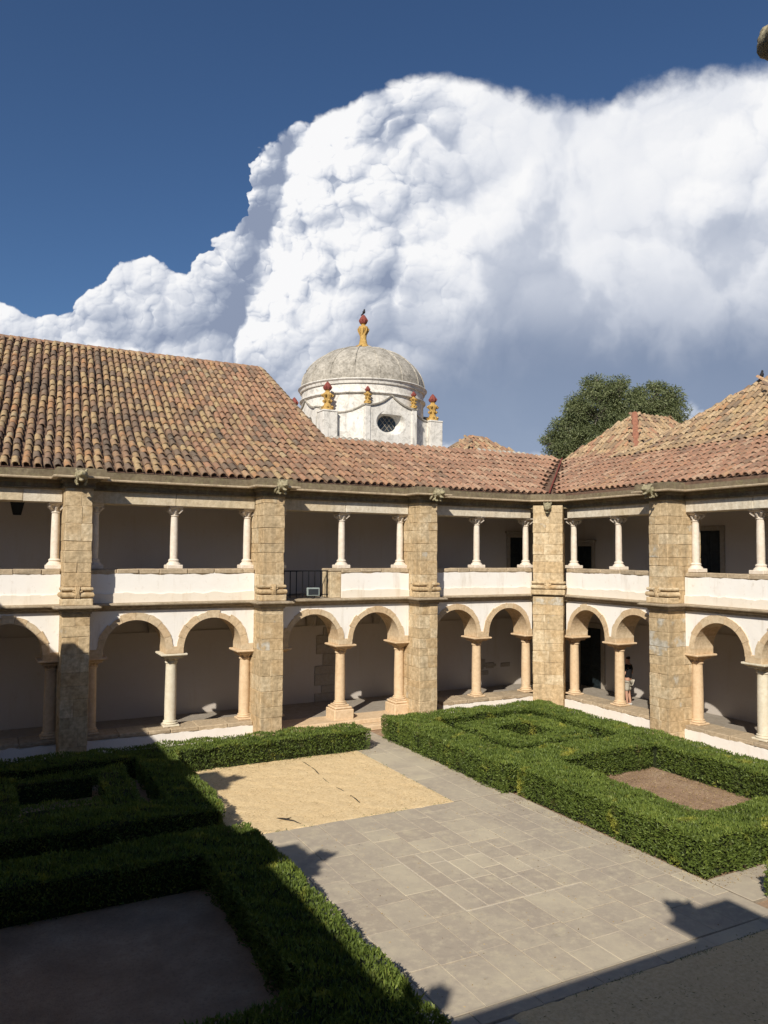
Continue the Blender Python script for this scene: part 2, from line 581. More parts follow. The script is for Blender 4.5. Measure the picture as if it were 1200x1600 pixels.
def tile_mat(name, stops, attr):
    mt, k = new_mat(name)
    p = pos(k)
    t = k.n('ShaderNodeAttribute', attribute_name='tone').outputs['Fac'] if attr else rnd(k)
    n0 = k.noise(p, 0.5, 3, 0.5)
    n2 = k.noise(p, 14, 5, 0.7)
    n3 = k.noise(p, 50, 4, 0.7)
    f = k.math('ADD', k.math('ADD', k.math('MULTIPLY', t, 0.82), 0.07), k.math('MULTIPLY', k.math('SUBTRACT', n0, 0.5), 0.7), clamp=True)
    c = k.ramp(f, stops)
    c = k.mix(k.mapr(n2, 0.44, 0.64, 0.0, 0.85), c, (0.17, 0.13, 0.09))
    c = k.mix(k.mapr(n3, 0.54, 0.66, 0.0, 0.7), c, (0.44, 0.38, 0.25))
    c = k.mix(k.mapr(k.noise(p, 5, 5, 0.7), 0.55, 0.7, 0.0, 0.5), c, (0.30, 0.27, 0.20))
    finish(k, c, 0.92, k.math('ADD', n2, n3), 0.5, 0.02)
    return mt


OLD = [(0.0, (0.12, 0.085, 0.065)), (0.18, (0.22, 0.145, 0.10)), (0.36, (0.36, 0.205, 0.12)), (0.5, (0.45, 0.30, 0.15)), (0.66, (0.57, 0.41, 0.20)),
       (0.78, (0.50, 0.25, 0.11)), (0.9, (0.56, 0.43, 0.24)), (1.0, (0.24, 0.19, 0.13))]
RED = [(0.0, (0.21, 0.12, 0.08)), (0.2, (0.32, 0.165, 0.10)), (0.45, (0.42, 0.205, 0.12)), (0.65, (0.48, 0.235, 0.13)), (0.85, (0.54, 0.33, 0.18)), (1.0, (0.34, 0.24, 0.16))]
PINK = [(0.0, (0.26, 0.135, 0.09)), (0.3, (0.39, 0.19, 0.115)), (0.6, (0.48, 0.235, 0.14)), (0.85, (0.57, 0.35, 0.22)), (1.0, (0.34, 0.23, 0.15))]
YEL = [(0.0, (0.22, 0.15, 0.10)), (0.25, (0.42, 0.28, 0.155)), (0.5, (0.56, 0.385, 0.20)), (0.75, (0.64, 0.47, 0.27)), (0.9, (0.54, 0.26, 0.13)), (1.0, (0.40, 0.32, 0.22))]
def _tone(st, k_):
    return [(p_, tuple(c_ * q_ for c_, q_ in zip(col_, k_))) for p_, col_ in st]


OLD, RED, PINK, YEL = _tone(OLD, (0.84, 0.82, 0.84)), _tone(RED, (0.86, 0.88, 0.90)), _tone(PINK, (0.86, 0.88, 0.92)), _tone(YEL, (0.82, 0.80, 0.82))
for nm, st in (('old', OLD), ('red', RED), ('pink', PINK), ('yel', YEL)):
    M['tile_' + nm] = tile_mat('clay_tile_' + nm, st, False)
    M['tiles_' + nm] = tile_mat('clay_tiles_' + nm, st, True)
mt, k = new_mat('roof_bed')
finish(k, k.ramp(k.noise(pos(k), 8, 4), [(0.3, (0.10, 0.065, 0.045)), (0.7, (0.20, 0.12, 0.08))]), 0.95)
M['deck'] = mt
mt, k = new_mat('red_paint_stripe')
finish(k, (0.20, 0.05, 0.035), 0.8)
M['redline'] = mt


def plain(name, col, rough=0.6, metal=0.0, var=0.15, scale=8):
    mt, k = new_mat(name)
    n1 = k.noise(pos(k), scale, 4, 0.6)
    c = k.mix(k.mapr(n1, 0.35, 0.7, 0.0, 1.0), col, tuple(x * (1 - var * 2) for x in col))
    finish(k, c, rough, n1, 0.15, 0.01, Metallic=metal)
    return mt


M['iron'] = plain('black_iron', (0.018, 0.018, 0.02), 0.5, 0.3)
M['door'] = plain('dark_green_door', (0.018, 0.026, 0.03), 0.5, 0.0, 0.3)
M['doorframe'] = stone_mat('door_frame_stone', [(0.0, (0.36, 0.32, 0.27)), (1.0, (0.44, 0.40, 0.34))], 0.8, use_rnd=False)
M['floor'] = stone_mat('gallery_floor_slab', [(0.0, (0.30, 0.27, 0.23)), (1.0, (0.42, 0.37, 0.31))], 0.75)
M['lamp'] = plain('floodlight_housing', (0.36, 0.42, 0.40), 0.4, 0.3, 0.1)
mt, k = new_mat('window_glass')
finish(k, (0.03, 0.035, 0.04), 0.12, spec=0.6)
M['glass'] = mt
M['bird'] = plain('dark_feathers', (0.03, 0.03, 0.035), 0.7)
M['shirt'] = plain('black_cotton', (0.012, 0.012, 0.014), 0.9)
M['shorts'] = plain('beige_cotton', (0.46, 0.42, 0.34), 0.9)
M['skin'] = plain('skin', (0.50, 0.28, 0.19), 0.6, 0, 0.05)
M['hair'] = plain('dark_hair', (0.03, 0.02, 0.015), 0.8)
M['shoe'] = plain('white_shoe', (0.5, 0.48, 0.45), 0.7)

# paving slabs
mt, k = new_mat('limestone_paving')
p = pos(k)
r = rnd(k)
n1 = k.noise(p, 0.6, 5, 0.6)
n2 = k.noise(p, 5, 7, 0.7)
n3 = k.noise(p, 60, 4, 0.6)
c = k.ramp(r, [(0.0, (0.39, 0.33, 0.255)), (0.4, (0.44, 0.38, 0.29)), (0.75, (0.48, 0.42, 0.315)), (0.92, (0.52, 0.455, 0.335)), (1.0, (0.54, 0.47, 0.345))])
c = k.mix(k.mapr(n1, 0.42, 0.60, 0.0, 0.8), c, (0.375, 0.32, 0.255))
c = k.mix(k.mapr(n2, 0.50, 0.66, 0.0, 0.75), c, (0.53, 0.46, 0.335))
c = k.mix(k.mapr(k.noise(p, 1.7, 6, 0.75, 0.6), 0.54, 0.68, 0.0, 0.6), c, (0.56, 0.49, 0.34))
c = k.mix(k.mapr(n2, 0.30, 0.42, 0.5, 0.0), c, (0.27, 0.235, 0.19))
c = k.mix(k.mapr(n3, 0.66, 0.74, 0.0, 0.5), c, (0.60, 0.55, 0.45))
finish(k, c, 0.82, k.math('ADD', n2, k.math('MULTIPLY', n3, 0.3)), 0.35, 0.015, spec=0.3)
M['paving'] = mt
M['pave_bed'] = stone_mat('paving_joint_mortar', [(0.0, (0.24, 0.20, 0.155)), (0.45, (0.34, 0.29, 0.225)), (1.0, (0.45, 0.40, 0.31))], 0.7, use_rnd=False)
M['pave_light'] = stone_mat('pale_lime_mortar', [(0.0, (0.56, 0.51, 0.42)), (1.0, (0.64, 0.59, 0.49))], 0.85, use_rnd=False)
# sand
mt, k = new_mat('yellow_gravel_sand')
p = pos(k)
n1 = k.noise(p, 1.2, 5, 0.6)
n2 = k.noise(p, 16, 7, 0.75)
n3 = k.noise(p, 60, 4, 0.7)
c = k.ramp(n2, [(0.3, (0.60, 0.43, 0.22)), (0.5, (0.79, 0.60, 0.34)), (0.7, (0.88, 0.71, 0.44))])
c = k.mix(k.mapr(n1, 0.4, 0.7, 0.0, 0.35), c, (0.76, 0.55, 0.29))
c = k.mix(k.mapr(n3, 0.62, 0.72, 0.0, 0.6), c, (0.34, 0.21, 0.10))
finish(k, c, 0.95, k.math('ADD', n2, n3), 0.6, 0.03)
M['sand'] = mt
# soil
mt, k = new_mat('reddish_soil')
p = pos(k)
n1 = k.noise(p, 1.1, 6, 0.65)
n2 = k.noise(p, 18, 6, 0.7)
n3 = k.noise(p, 70, 3, 0.6)
c = k.ramp(n1, [(0.3, (0.27, 0.175, 0.11)), (0.55, (0.40, 0.27, 0.175)), (0.75, (0.50, 0.37, 0.25))])
c = k.mix(k.mapr(n2, 0.5, 0.7, 0.0, 0.6), c, (0.20, 0.125, 0.08))
c = k.mix(k.mapr(n3, 0.66, 0.74, 0.0, 0.6), c, (0.52, 0.43, 0.32))
finish(k, c, 0.95, k.math('ADD', n2, n3), 0.7, 0.03)
M['soil'] = mt


def leaf_mat(name, stops, patch=None):
    mt, k = new_mat(name)
    p = pos(k)
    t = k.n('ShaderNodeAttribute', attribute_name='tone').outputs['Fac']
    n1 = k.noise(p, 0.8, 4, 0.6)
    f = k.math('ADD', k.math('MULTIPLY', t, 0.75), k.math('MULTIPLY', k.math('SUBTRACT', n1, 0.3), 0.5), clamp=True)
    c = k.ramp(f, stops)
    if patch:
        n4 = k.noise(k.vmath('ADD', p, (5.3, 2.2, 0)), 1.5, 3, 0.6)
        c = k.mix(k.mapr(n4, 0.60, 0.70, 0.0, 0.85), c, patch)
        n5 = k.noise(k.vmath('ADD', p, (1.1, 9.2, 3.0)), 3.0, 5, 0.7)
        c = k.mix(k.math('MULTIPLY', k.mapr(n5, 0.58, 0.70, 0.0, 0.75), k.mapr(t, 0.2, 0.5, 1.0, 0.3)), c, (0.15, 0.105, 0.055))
    d = k.n('ShaderNodeBsdfPrincipled')
    k.put(d.inputs['Base Color'], c)
    d.inputs['Roughness'].default_value = 0.55
    d.inputs['Specular IOR Level'].default_value = 0.3
    tr = k.n('ShaderNodeBsdfTranslucent', i_Color=k.mix(1.0, c, (1.0, 1.1, 0.45), 'MULTIPLY'))
    s = k.n('ShaderNodeMixShader', i_0=0.25, i_1=d.outputs[0], i_2=tr.outputs[0])
    k.n('ShaderNodeOutputMaterial', i_Surface=s.outputs[0])
    return mt


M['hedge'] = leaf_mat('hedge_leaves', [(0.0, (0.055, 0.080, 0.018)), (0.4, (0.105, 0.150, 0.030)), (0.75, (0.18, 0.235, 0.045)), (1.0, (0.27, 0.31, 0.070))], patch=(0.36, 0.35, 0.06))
M['treeleaf'] = leaf_mat('tree_leaves', [(0.0, (0.08, 0.10, 0.045)), (0.5, (0.15, 0.175, 0.078)), (1.0, (0.26, 0.28, 0.14))])
mt, k = new_mat('hedge_twigs')
finish(k, k.ramp(k.noise(pos(k), 20, 4), [(0.3, (0.012, 0.018, 0.006)), (0.7, (0.035, 0.045, 0.015))]), 0.95)
M['hedgecore'] = mt
M['bark'] = plain('bark', (0.26, 0.23, 0.19), 0.95, 0, 0.3)
M['straw'] = leaf_mat('dry_bits', [(0.0, (0.14, 0.09, 0.04)), (0.5, (0.40, 0.28, 0.13)), (1.0, (0.62, 0.50, 0.30))])
M['weed'] = leaf_mat('weed_leaves', [(0.0, (0.06, 0.09, 0.02)), (1.0, (0.16, 0.20, 0.06))])
M['hose'] = plain('black_hose', (0.03, 0.025, 0.02), 0.7)

# ------------------------------------------------------------------ measures of the cloister
XC = 19.92          # wing B's column plane
Z_FLOOR, Z_STR, Z_PAR, Z_LB, Z_LT, Z_EAVE = 0.28, 4.24, 5.22, 7.09, 7.46, 8.00
PF, WF = -1.15, -0.40   # pier front, wall front
A_SLOPE = 0.455
EY = -0.67
X_LEFT = XC - 23.71


def roof_z(y):
    return Z_EAVE + A_SLOPE * (y - EY)


# ------------------------------------------------------------------ shared column meshes
def capital_lower():
    b = MB()
    b.lathe([(0.150, 2.40), (0.185, 2.42), (0.185, 2.45), (0.155, 2.47), (0.160, 2.52), (0.20, 2.57)], seg=18)
    for a in range(8):      # small leaves under the abacus
        t = a * math.pi / 4 + 0.39
        b.tube([(0.15 * math.cos(t), 0.15 * math.sin(t), 2.48), (0.22 * math.cos(t), 0.22 * math.sin(t), 2.58)], [0.02, 0.045], 6)
    b.cbox(-0.27, 0.27, -0.30, 0.30, 2.565, 2.615, 0.012)
    b.add([(-0.27, -0.30, 2.612), (0.27, -0.30, 2.612), (0.27, 0.30, 2.612), (-0.27, 0.30, 2.612),
           (-0.37, -0.43, 2.665), (0.37, -0.43, 2.665), (0.37, 0.43, 2.665), (-0.37, 0.43, 2.665)],
          [(0, 1, 5, 4), (1, 2, 6, 5), (2, 3, 7, 6), (3, 0, 4, 7), (0, 3, 2, 1)])
    b.cbox(-0.385, 0.385, -0.445, 0.445, 2.663, 2.725, 0.014)
    return b


def base_lower(z0, z1):
    b = MB()
    h = z1 - z0
    b.cbox(-0.24, 0.24, -0.24, 0.24, z0, z0 + h * 0.35, 0.015)
    b.lathe([(0.20, z0 + h * .34), (0.235, z0 + h * .45), (0.235, z0 + h * .55), (0.20, z0 + h * .65), (0.185, z0 + h * .75), (0.205, z0 + h * .84), (0.20, z0 + h * .93), (0.17, z1)], seg=18)
    return b


def shaft_lower():
    b = MB()
    b.lathe([(0.168, 0.0), (0.172, 0.5), (0.168, 1.0), (0.158, 1.55), (0.155, 1.70)], seg=20)
    return b


def capital_upper():
    b = MB()
    z = 6.80
    b.lathe([(0.105, z - 0.01), (0.128, z + 0.01), (0.128, z + 0.03), (0.105, z + 0.045), (0.115, z + 0.10), (0.135, z + 0.16), (0.18, z + 0.22)], seg=14)
    for sx in (-1, 1):
        for sy in (-1, 1):
            # corner volutes
            b.tube([(sx * 0.10, sy * 0.10, z + 0.08), (sx * 0.15, sy * 0.15, z + 0.14), (sx * 0.185, sy * 0.185, z + 0.20)], [0.025, 0.035, 0.052], 6)
    for a in range(4):
        t = a * math.pi / 2
        b.tube([(0.11 * math.cos(t), 0.11 * math.sin(t), z + 0.05), (0.17 * math.cos(t), 0.17 * math.sin(t), z + 0.17)], [0.02, 0.045], 6)
    b.cbox(-0.215, 0.215, -0.215, 0.215, z + 0.215, z + 0.26, 0.02)
    b.cbox(-0.20, 0.20, -0.30, 0.30, z + 0.257, Z_LB + 0.004, 0.01)
    return b


def base_upper():
    b = MB()
    z = Z_PAR
    b.cbox(-0.235, 0.235, -0.235, 0.235, z, z + 0.12, 0.015)
    b.lathe([(0.22, z + 0.118), (0.20, z + 0.16), (0.155, z + 0.20), (0.15, z + 0.23), (0.165, z + 0.25), (0.15, z + 0.275), (0.115, z + 0.30)], seg=14)
    return b


def shaft_upper():
    b = MB()
    z = Z_PAR + 0.29
    b.lathe([(0.113, z), (0.116, z + 0.4), (0.112, z + 0.9), (0.102, 6.80)], seg=16)
    return b


ME = {
    'cap_warm': capital_lower().mesh('capital', M['warm'], 35), 'cap_pale': capital_lower().mesh('capital', M['pale'], 35),
    'base_warm': base_lower(0.55, 0.72).mesh('base', M['warm'], 35), 'base_pale': base_lower(0.55, 0.72).mesh('base', M['pale'], 35),
    'base_ped': base_lower(0.68, 0.84).mesh('base', M['warm'], 35),
    'sh_warm': shaft_lower().mesh('shaft', M['warm'], 35), 'sh_pale': shaft_lower().mesh('shaft', M['pale'], 35),
    'cap_up': capital_upper().mesh('capital', M['upper'], 35), 'base_up': base_upper().mesh('base', M['upper'], 35), 'sh_up': shaft_upper().mesh('shaft', M['upper'], 35),
}
pd = MB()
pd.cbox(-0.35, 0.35, -0.37, 0.35, 0.12, 0.60, 0.02, 0.006)
pd.cbox(-0.31, 0.31, -0.33, 0.31, 0.598, 0.68, 0.03, 0.004)
ME['pedestal'] = pd.mesh('pedestal', M['warm'])


def column_lower(par, x, warm=True, ped=False):
    e = empty('lower_column', (x, 0, 0), 0, par)
    w_ = 'warm' if warm else 'pale'
    put('capital', ME['cap_' + w_], e)
    if ped:
        put('shaft', ME['sh_' + w_], e, loc=(0, 0, 0.83), scale=(1, 1, 1.58 / 1.70))
        put('base', ME['base_ped'], e)
        put('pedestal', ME['pedestal'], e)
    else:
        put('shaft', ME['sh_' + w_], e, loc=(0, 0, 0.71))
        put('base', ME['base_' + w_], e)
    return e


def column_upper(par, x):
    e = empty('upper_column', (x, 0, 0), 0, par)
    put('capital', ME['cap_up'], e)
    put('shaft', ME['sh_up'], e)
    put('base', ME['base_up'], e)
    return e


# ------------------------------------------------------------------ piers of coursed ashlar
def courses(z0, z1, lo=0.24, hi=0.50):
    zs = [z0]
    while zs[-1] < z1 - hi:
        zs.append(zs[-1] + random.uniform(lo, hi))
    if z1 - zs[-1] > hi * 0.8:
        zs.append((zs[-1] + z1) / 2)
    zs.append(z1)
    return zs


def ashlar(par, x0, x1, y0, y1, z0, z1, split_y=True):
    """stones of a pier, each a sub-part, round a recessed mortar core"""
    c = MB()
    c.box(x0 + 0.016, x1 - 0.016, y0 + 0.016, y1 - 0.016, z0, z1)
    c.build('mortar_core', M['mortar'], par)
    zs = courses(z0, z1)
    for i in range(len(zs) - 1):
        a, b = zs[i] + 0.002, zs[i + 1] - 0.002
        yb = y0 + (y1 - y0) * random.choice([0.32, 0.45, 0.6]) if split_y else y1
        w_ = x1 - x0
        t = random.random()
        if t < 0.3:
            cuts = [x0, x1]
        else:
            cuts = [x0, x0 + w_ * random.uniform(0.34, 0.66), x1]
        for q in range(len(cuts) - 1):
            s = MB()
            g = random.uniform(-0.006, 0.008)
            s.cbox(cuts[q] + (0.002 if q else -g), cuts[q + 1] - (0.002 if q < len(cuts) - 2 else -g), y0 - g, yb - 0.002, a, b, 0.010, 0.007)
            s.build('stone', M['stone'], par)
        if split_y:
            s = MB()
            g = random.uniform(-0.006, 0.008)
            s.cbox(x0 - g, x1 + g, yb + 0.002, y1, a, b, 0.010, 0.007)
            s.build('stone', M['stone'], par)


def pier(par, x, w_, detail=True, diag=False):
    """local frame: front towards -y"""
    if diag:
        e = empty('corner_pier', (x[0], x[1], 0), math.radians(-45), par)
        x0, x1, y0, y1 = -w_ / 2, w_ / 2, -0.42, 0.75
    else:
        e = empty('pier', (0, 0, 0), 0, par)
        x0, x1, y0, y1 = x - w_ / 2, x + w_ / 2, PF, 0.35
    if detail:
        ashlar(e, x0, x1, y0, y1, 0.0, Z_STR - 0.06)
        ashlar(e, x0 + 0.01, x1 - 0.01, y0 + 0.02, y1, Z_STR + 0.02, 7.55)
    else:
        b = MB()
        b.cbox(x0, x1, y0, y1, 0, 7.6, 0.02)
        b.build('shaft', M['stone'], e)
        return e
    # carved rope moulding of the pier base on the upper storey
    for (zz, rr) in ((Z_STR + 0.13, 0.0), (Z_STR + 0.30, 0.075), (Z_STR + 0.46, 0.05)):
        b = MB()
        if rr == 0.0:
            b.cbox(x0 - 0.06, x1 + 0.06, y0 - 0.07, y0 + 0.42, Z_STR + 0.01, Z_STR + 0.20, 0.02, 0.004)
            b.build('base_block', M['stone'], e)
        else:
            pth = [(x0 - rr * .5, y0 + 0.42, zz), (x0 - rr * .5, y0 - rr * .3, zz), (x1 + rr * .5, y0 - rr * .3, zz), (x1 + rr * .5, y0 + 0.42, zz)]
            b.tube(pth, rr, 10)
            b.build('rope_moulding', M['stone'], e, 50)
    b = MB()
    xm = (x0 + x1) / 2
    for t in (-1, 0, 1):
        b.tube([(xm + t * 0.05, y0 - 0.05, Z_STR + 0.22), (xm + t * 0.02, y0 - 0.10, Z_STR + 0.36), (xm + t * 0.05, y0 - 0.04, Z_STR + 0.52)], [0.03, 0.04, 0.03], 6)
    b.tube([(xm - 0.12, y0 - 0.05, Z_STR + 0.40), (xm, y0 - 0.10, Z_STR + 0.36), (xm + 0.12, y0 - 0.05, Z_STR + 0.40)], 0.032, 6)
    b.build('carved_knot', M['stone'], e, 50)
    return e


# ------------------------------------------------------------------ arcade wall with round arches
R_IN, R_OUT, ZC = 0.875, 1.065, 2.88


def arcade(par, x0, x1, cols):
    """cols: three column positions; two arches between them; white wall above, voussoirs and imposts as parts"""
    cen = [(cols[0] + cols[1]) / 2, (cols[1] + cols[2]) / 2]
    zt = Z_STR - 0.05
    rm = R_OUT - 0.05
    xs = sorted(set([x0, x1] + [min(max(c + rm * math.cos(t), x0), x1) for c in cen for t in np.linspace(0, math.pi, 25)]))

    def zl(x):
        z = 2.80
        for c in cen:
            d = abs(x - c)
            if d <= rm + 1e-6:
                z = max(z, ZC + math.sqrt(max(0, rm * rm - d * d)))
        return z
    b = MB()
    n = len(xs)
    vs_ = []
    for y in (WF, 0.40):
        for x in xs:
            vs_.append((x, y, zl(x)))
        for x in xs:
            vs_.append((x, y, zt))
    fs = []
    for i in range(n - 1):
        fs.append((i, i + 1, n + i + 1, n + i))
        fs.append((2 * n + i, 3 * n + i, 3 * n + i + 1, 2 * n + i + 1))
        fs.append((i, 2 * n + i, 2 * n + i + 1, i + 1))
        fs.append((n + i, n + i + 1, 3 * n + i + 1, 3 * n + i))
    b.add(vs_, fs)
    b.build('arcade_wall', M['white'], par)
    for c in cen:
        e = empty('arch', (0, 0, 0), 0, par)
        nv = random.choice([7, 8, 9])
        angs = np.linspace(0, math.pi, nv + 1)
        angs[1:-1] += rng.uniform(-0.05, 0.05, nv - 1)
        for q in range(nv):
            a0, a1 = angs[q] + 0.004, angs[q + 1] - 0.004
            v = MB()
            k_ = 4
            ro = R_OUT + random.uniform(-0.035, 0.045)
            yf = WF - 0.025 - random.uniform(0, 0.012)
            vv, ff = [], []
            for s in range(k_ + 1):
                a = a0 + (a1 - a0) * s / k_
                for (r_, y_) in ((R_IN, yf), (ro + random.uniform(-0.012, 0.012), yf), (ro, 0.42), (R_IN, 0.42)):
                    vv.append((c + r_ * math.cos(a), y_, ZC + r_ * math.sin(a)))
            for s in range(k_):
                for t in range(4):
                    ff.append((s * 4 + t, s * 4 + (t + 1) % 4, (s + 1) * 4 + (t + 1) % 4, (s + 1) * 4 + t))
            ff += [(0, 1, 2, 3), (k_ * 4, k_ * 4 + 3, k_ * 4 + 2, k_ * 4 + 1)]
            v.add(vv, ff)
            v.build('voussoir', M['arch'], e)
    # imposts
    spans = [(x0 + 0.002, cen[0] - R_IN), (cen[0] + R_IN, cen[1] - R_IN), (cen[1] + R_IN, x1 - 0.002)]
    for a, b_ in spans:
        s = MB()
        s.cbox(a, b_, WF - 0.03, 0.425, 2.722, ZC + 0.03 + random.uniform(0, 0.05), 0.012, 0.004)
        s.build('impost_block', M['arch'], par)


def coping(par, x0, x1, y0, y1, z0, z1, name='coping_stone', mat='coping', lo=0.45, hi=0.95, low=0.05):
    x = x0
    while x < x1 - 0.05:
        L = random.uniform(lo, hi)
        e = min(x + L, x1)
        if x1 - e < 0.3:
            e = x1
        b = MB()
        b.cbox(x + 0.004, e - 0.004, y0 - random.uniform(0, 0.02), y1, z0 - random.uniform(0, low), z1 + random.uniform(-0.004, 0.004), 0.018, 0.008)
        b.build(name, M[mat], par)
        x = e


def ragged_skirt(par, x0, x1, y, z0, z1, t, mat, name):
    """plaster coat with an uneven upper edge"""
    n = max(6, int((x1 - x0) / 0.09))
    vs_, fs = [], []
    for i in range(n + 1):
        x = x0 + (x1 - x0) * i / n
        zz = z1 + 0.045 * noise.noise(Vector((x * 2.3, y * 3 + z0 * 7, 1.7))) + 0.03 * noise.noise(Vector((x * 9, y, z0)))
        vs_ += [(x, y, z0), (x, y, zz), (x, y + t, zz + 0.004), (x, y + t, z0)]
    for i in range(n):
        for q in range(4):
            fs.append((i * 4 + q, i * 4 + (q + 1) % 4, (i + 1) * 4 + (q + 1) % 4, (i + 1) * 4 + q))
    fs += [(0, 1, 2, 3), (n * 4, n * 4 + 3, n * 4 + 2, n * 4 + 1)]
    b = MB()
    b.add(vs_, fs)
    b.build(name, M[mat], par)


# ------------------------------------------------------------------ roof tiles
PITCH_T, EXPO = 0.272, 0.56


def tile_geo(r0=0.105, r1=0.093, L=0.66, seg=6, th=0.018):
    vs_, fs = [], []
    for (y, r) in ((0.0, r0), (L, r1)):
        for rr in (r, r - th):
            for i in range(seg + 1):
                a = math.pi * i / seg
                vs_.append((rr * math.cos(a) * 1.0, y, rr * math.sin(a) * 0.95 - (0.012 if y else 0)))
    n = seg + 1
    for i in range(seg):
        fs.append((i, i + 1, 2 * n + i + 1, 2 * n + i))
        fs.append((n + i, 3 * n + i, 3 * n + i + 1, n + i + 1))
        fs.append((i, n + i, n + i + 1, i + 1))
    return np.array(vs_), np.array(fs)


TV, TF = tile_geo()
TILE_ME = {}
for nm in ('old', 'red', 'pink', 'yel'):
    me = bpy.data.meshes.new('tile')
    me.from_pydata(TV.tolist(), [], TF.tolist())
    me.polygons.foreach_set('use_smooth', [True] * len(me.polygons))
    me.set_sharp_from_angle(angle=math.radians(45))
    me.materials.append(M['tile_' + nm])
    TILE_ME[nm] = me


def tile_matrix(p, along, upslope, jit=1.0):
    """tile frame: local y up the slope, local x along the eave"""
    yv = Vector(upslope).normalized()
    xv = Vector(along).normalized()
    zv = xv.cross(yv).normalized()
    if zv.z < 0:
        zv = -zv
        xv = -xv
    R = Matrix((xv, yv, zv)).transposed()
    R = R @ Matrix.Rotation(random.gauss(0, 0.022) * jit, 3, 'Z') @ Matrix.Rotation(-0.034 + random.gauss(0, 0.012) * jit, 3, 'X')
    return R, Vector(p) + zv * (0.035 + random.uniform(-0.006, 0.006)) + xv * random.gauss(0, 0.008) * jit


def lay_tiles(par, specs, cam_local, n_single=290):
    """specs: list of (position, along, upslope, palette). The nearest become parts, the rest joined stuff."""
    ds = [((Vector(s[0]) - cam_local).length, i) for i, s in enumerate(specs)]
    ds.sort()
    single = set(i for _, i in ds[:n_single])
    rest = {}
    for i, (p, al, us, pal) in enumerate(specs):
        R, q = tile_matrix(p, al, us)
        if i in single:
            o = put('tile', TILE_ME[pal], par)
            o.matrix_local = R.to_4x4()
            o.location = q
        else:
            rest.setdefault(pal, []).append((np.array(R), np.array(q)))
    for pal, lst in rest.items():
        Vs = np.concatenate([TV @ R.T + q for R, q in lst])
        Fs = np.concatenate([TF + i * len(TV) for i in range(len(lst))])
        tn = np.repeat(rng.random(len(lst)), len(TF))
        me = raw_mesh('roof_tiles', Vs, Fs, M['tiles_' + pal], tn)
        me.polygons.foreach_set('use_smooth', [True] * len(me.polygons))
        me.set_sharp_from_angle(angle=math.radians(45))
        put('roof_tiles', me, par, 'stuff')


def profile_walk(prof, step):
    """points every `step` along a (d, z) profile: (d, z, dd, dz)"""
    out = []
    s, i = 0.0, 0
    P = [Vector(q) for q in prof]
    acc = 0.0
    for a, b in zip(P[:-1], P[1:]):
        L = (b - a).length
        d = (b - a) / L
        while s <= acc + L - 0.25 * step:
            q = a + d * (s - acc)
            out.append((q.x, q.y, d.x, d.y))
            s += step
        acc += L
    return out


def smooth_prof(pts, it=2):
    for _ in range(it):
        q = [pts[0]]
        for a, b in zip(pts[:-1], pts[1:]):
            q.append((a[0] * .75 + b[0] * .25, a[1] * .75 + b[1] * .25))
            q.append((a[0] * .25 + b[0] * .75, a[1] * .25 + b[1] * .75))
        q.append(pts[-1])
        pts = q
    return pts


def poly_surface(par, name, poly3, mat, thick=0.12):
    n = len(poly3)
    b = MB()
    vs_ = list(poly3) + [(x, y, z - thick) for x, y, z in poly3]
    b.add(vs_, [tuple(range(n)), tuple(range(2 * n - 1, n - 1, -1))] + [(i, (i + 1) % n, n + (i + 1) % n, n + i) for i in range(n)])
    return b.build(name, M[mat], par)


def ridge_caps(par, a, b, pal, n_name='ridge_tile', r=0.14):
    a, b = Vector(a), Vector(b)
    L = (b - a).length
    d = (b - a) / L
    n = max(1, int(L / 0.42))
    side = d.cross(Vector((0, 0, 1))).normalized()
    for i in range(n):
        p = a + d * (L * i / n)
        zv = side.cross(d).normalized()
        R = Matrix((side * 1.7, d * (L / n / 0.60), zv * 1.5)).transposed() @ Matrix.Rotation(random.gauss(0, 0.03), 3, 'Z')
        o = put(n_name, TILE_ME[pal], par)
        o.matrix_local = R.to_4x4()
        o.location = p + zv * 0.02 - Vector((0, 0, 0.06))


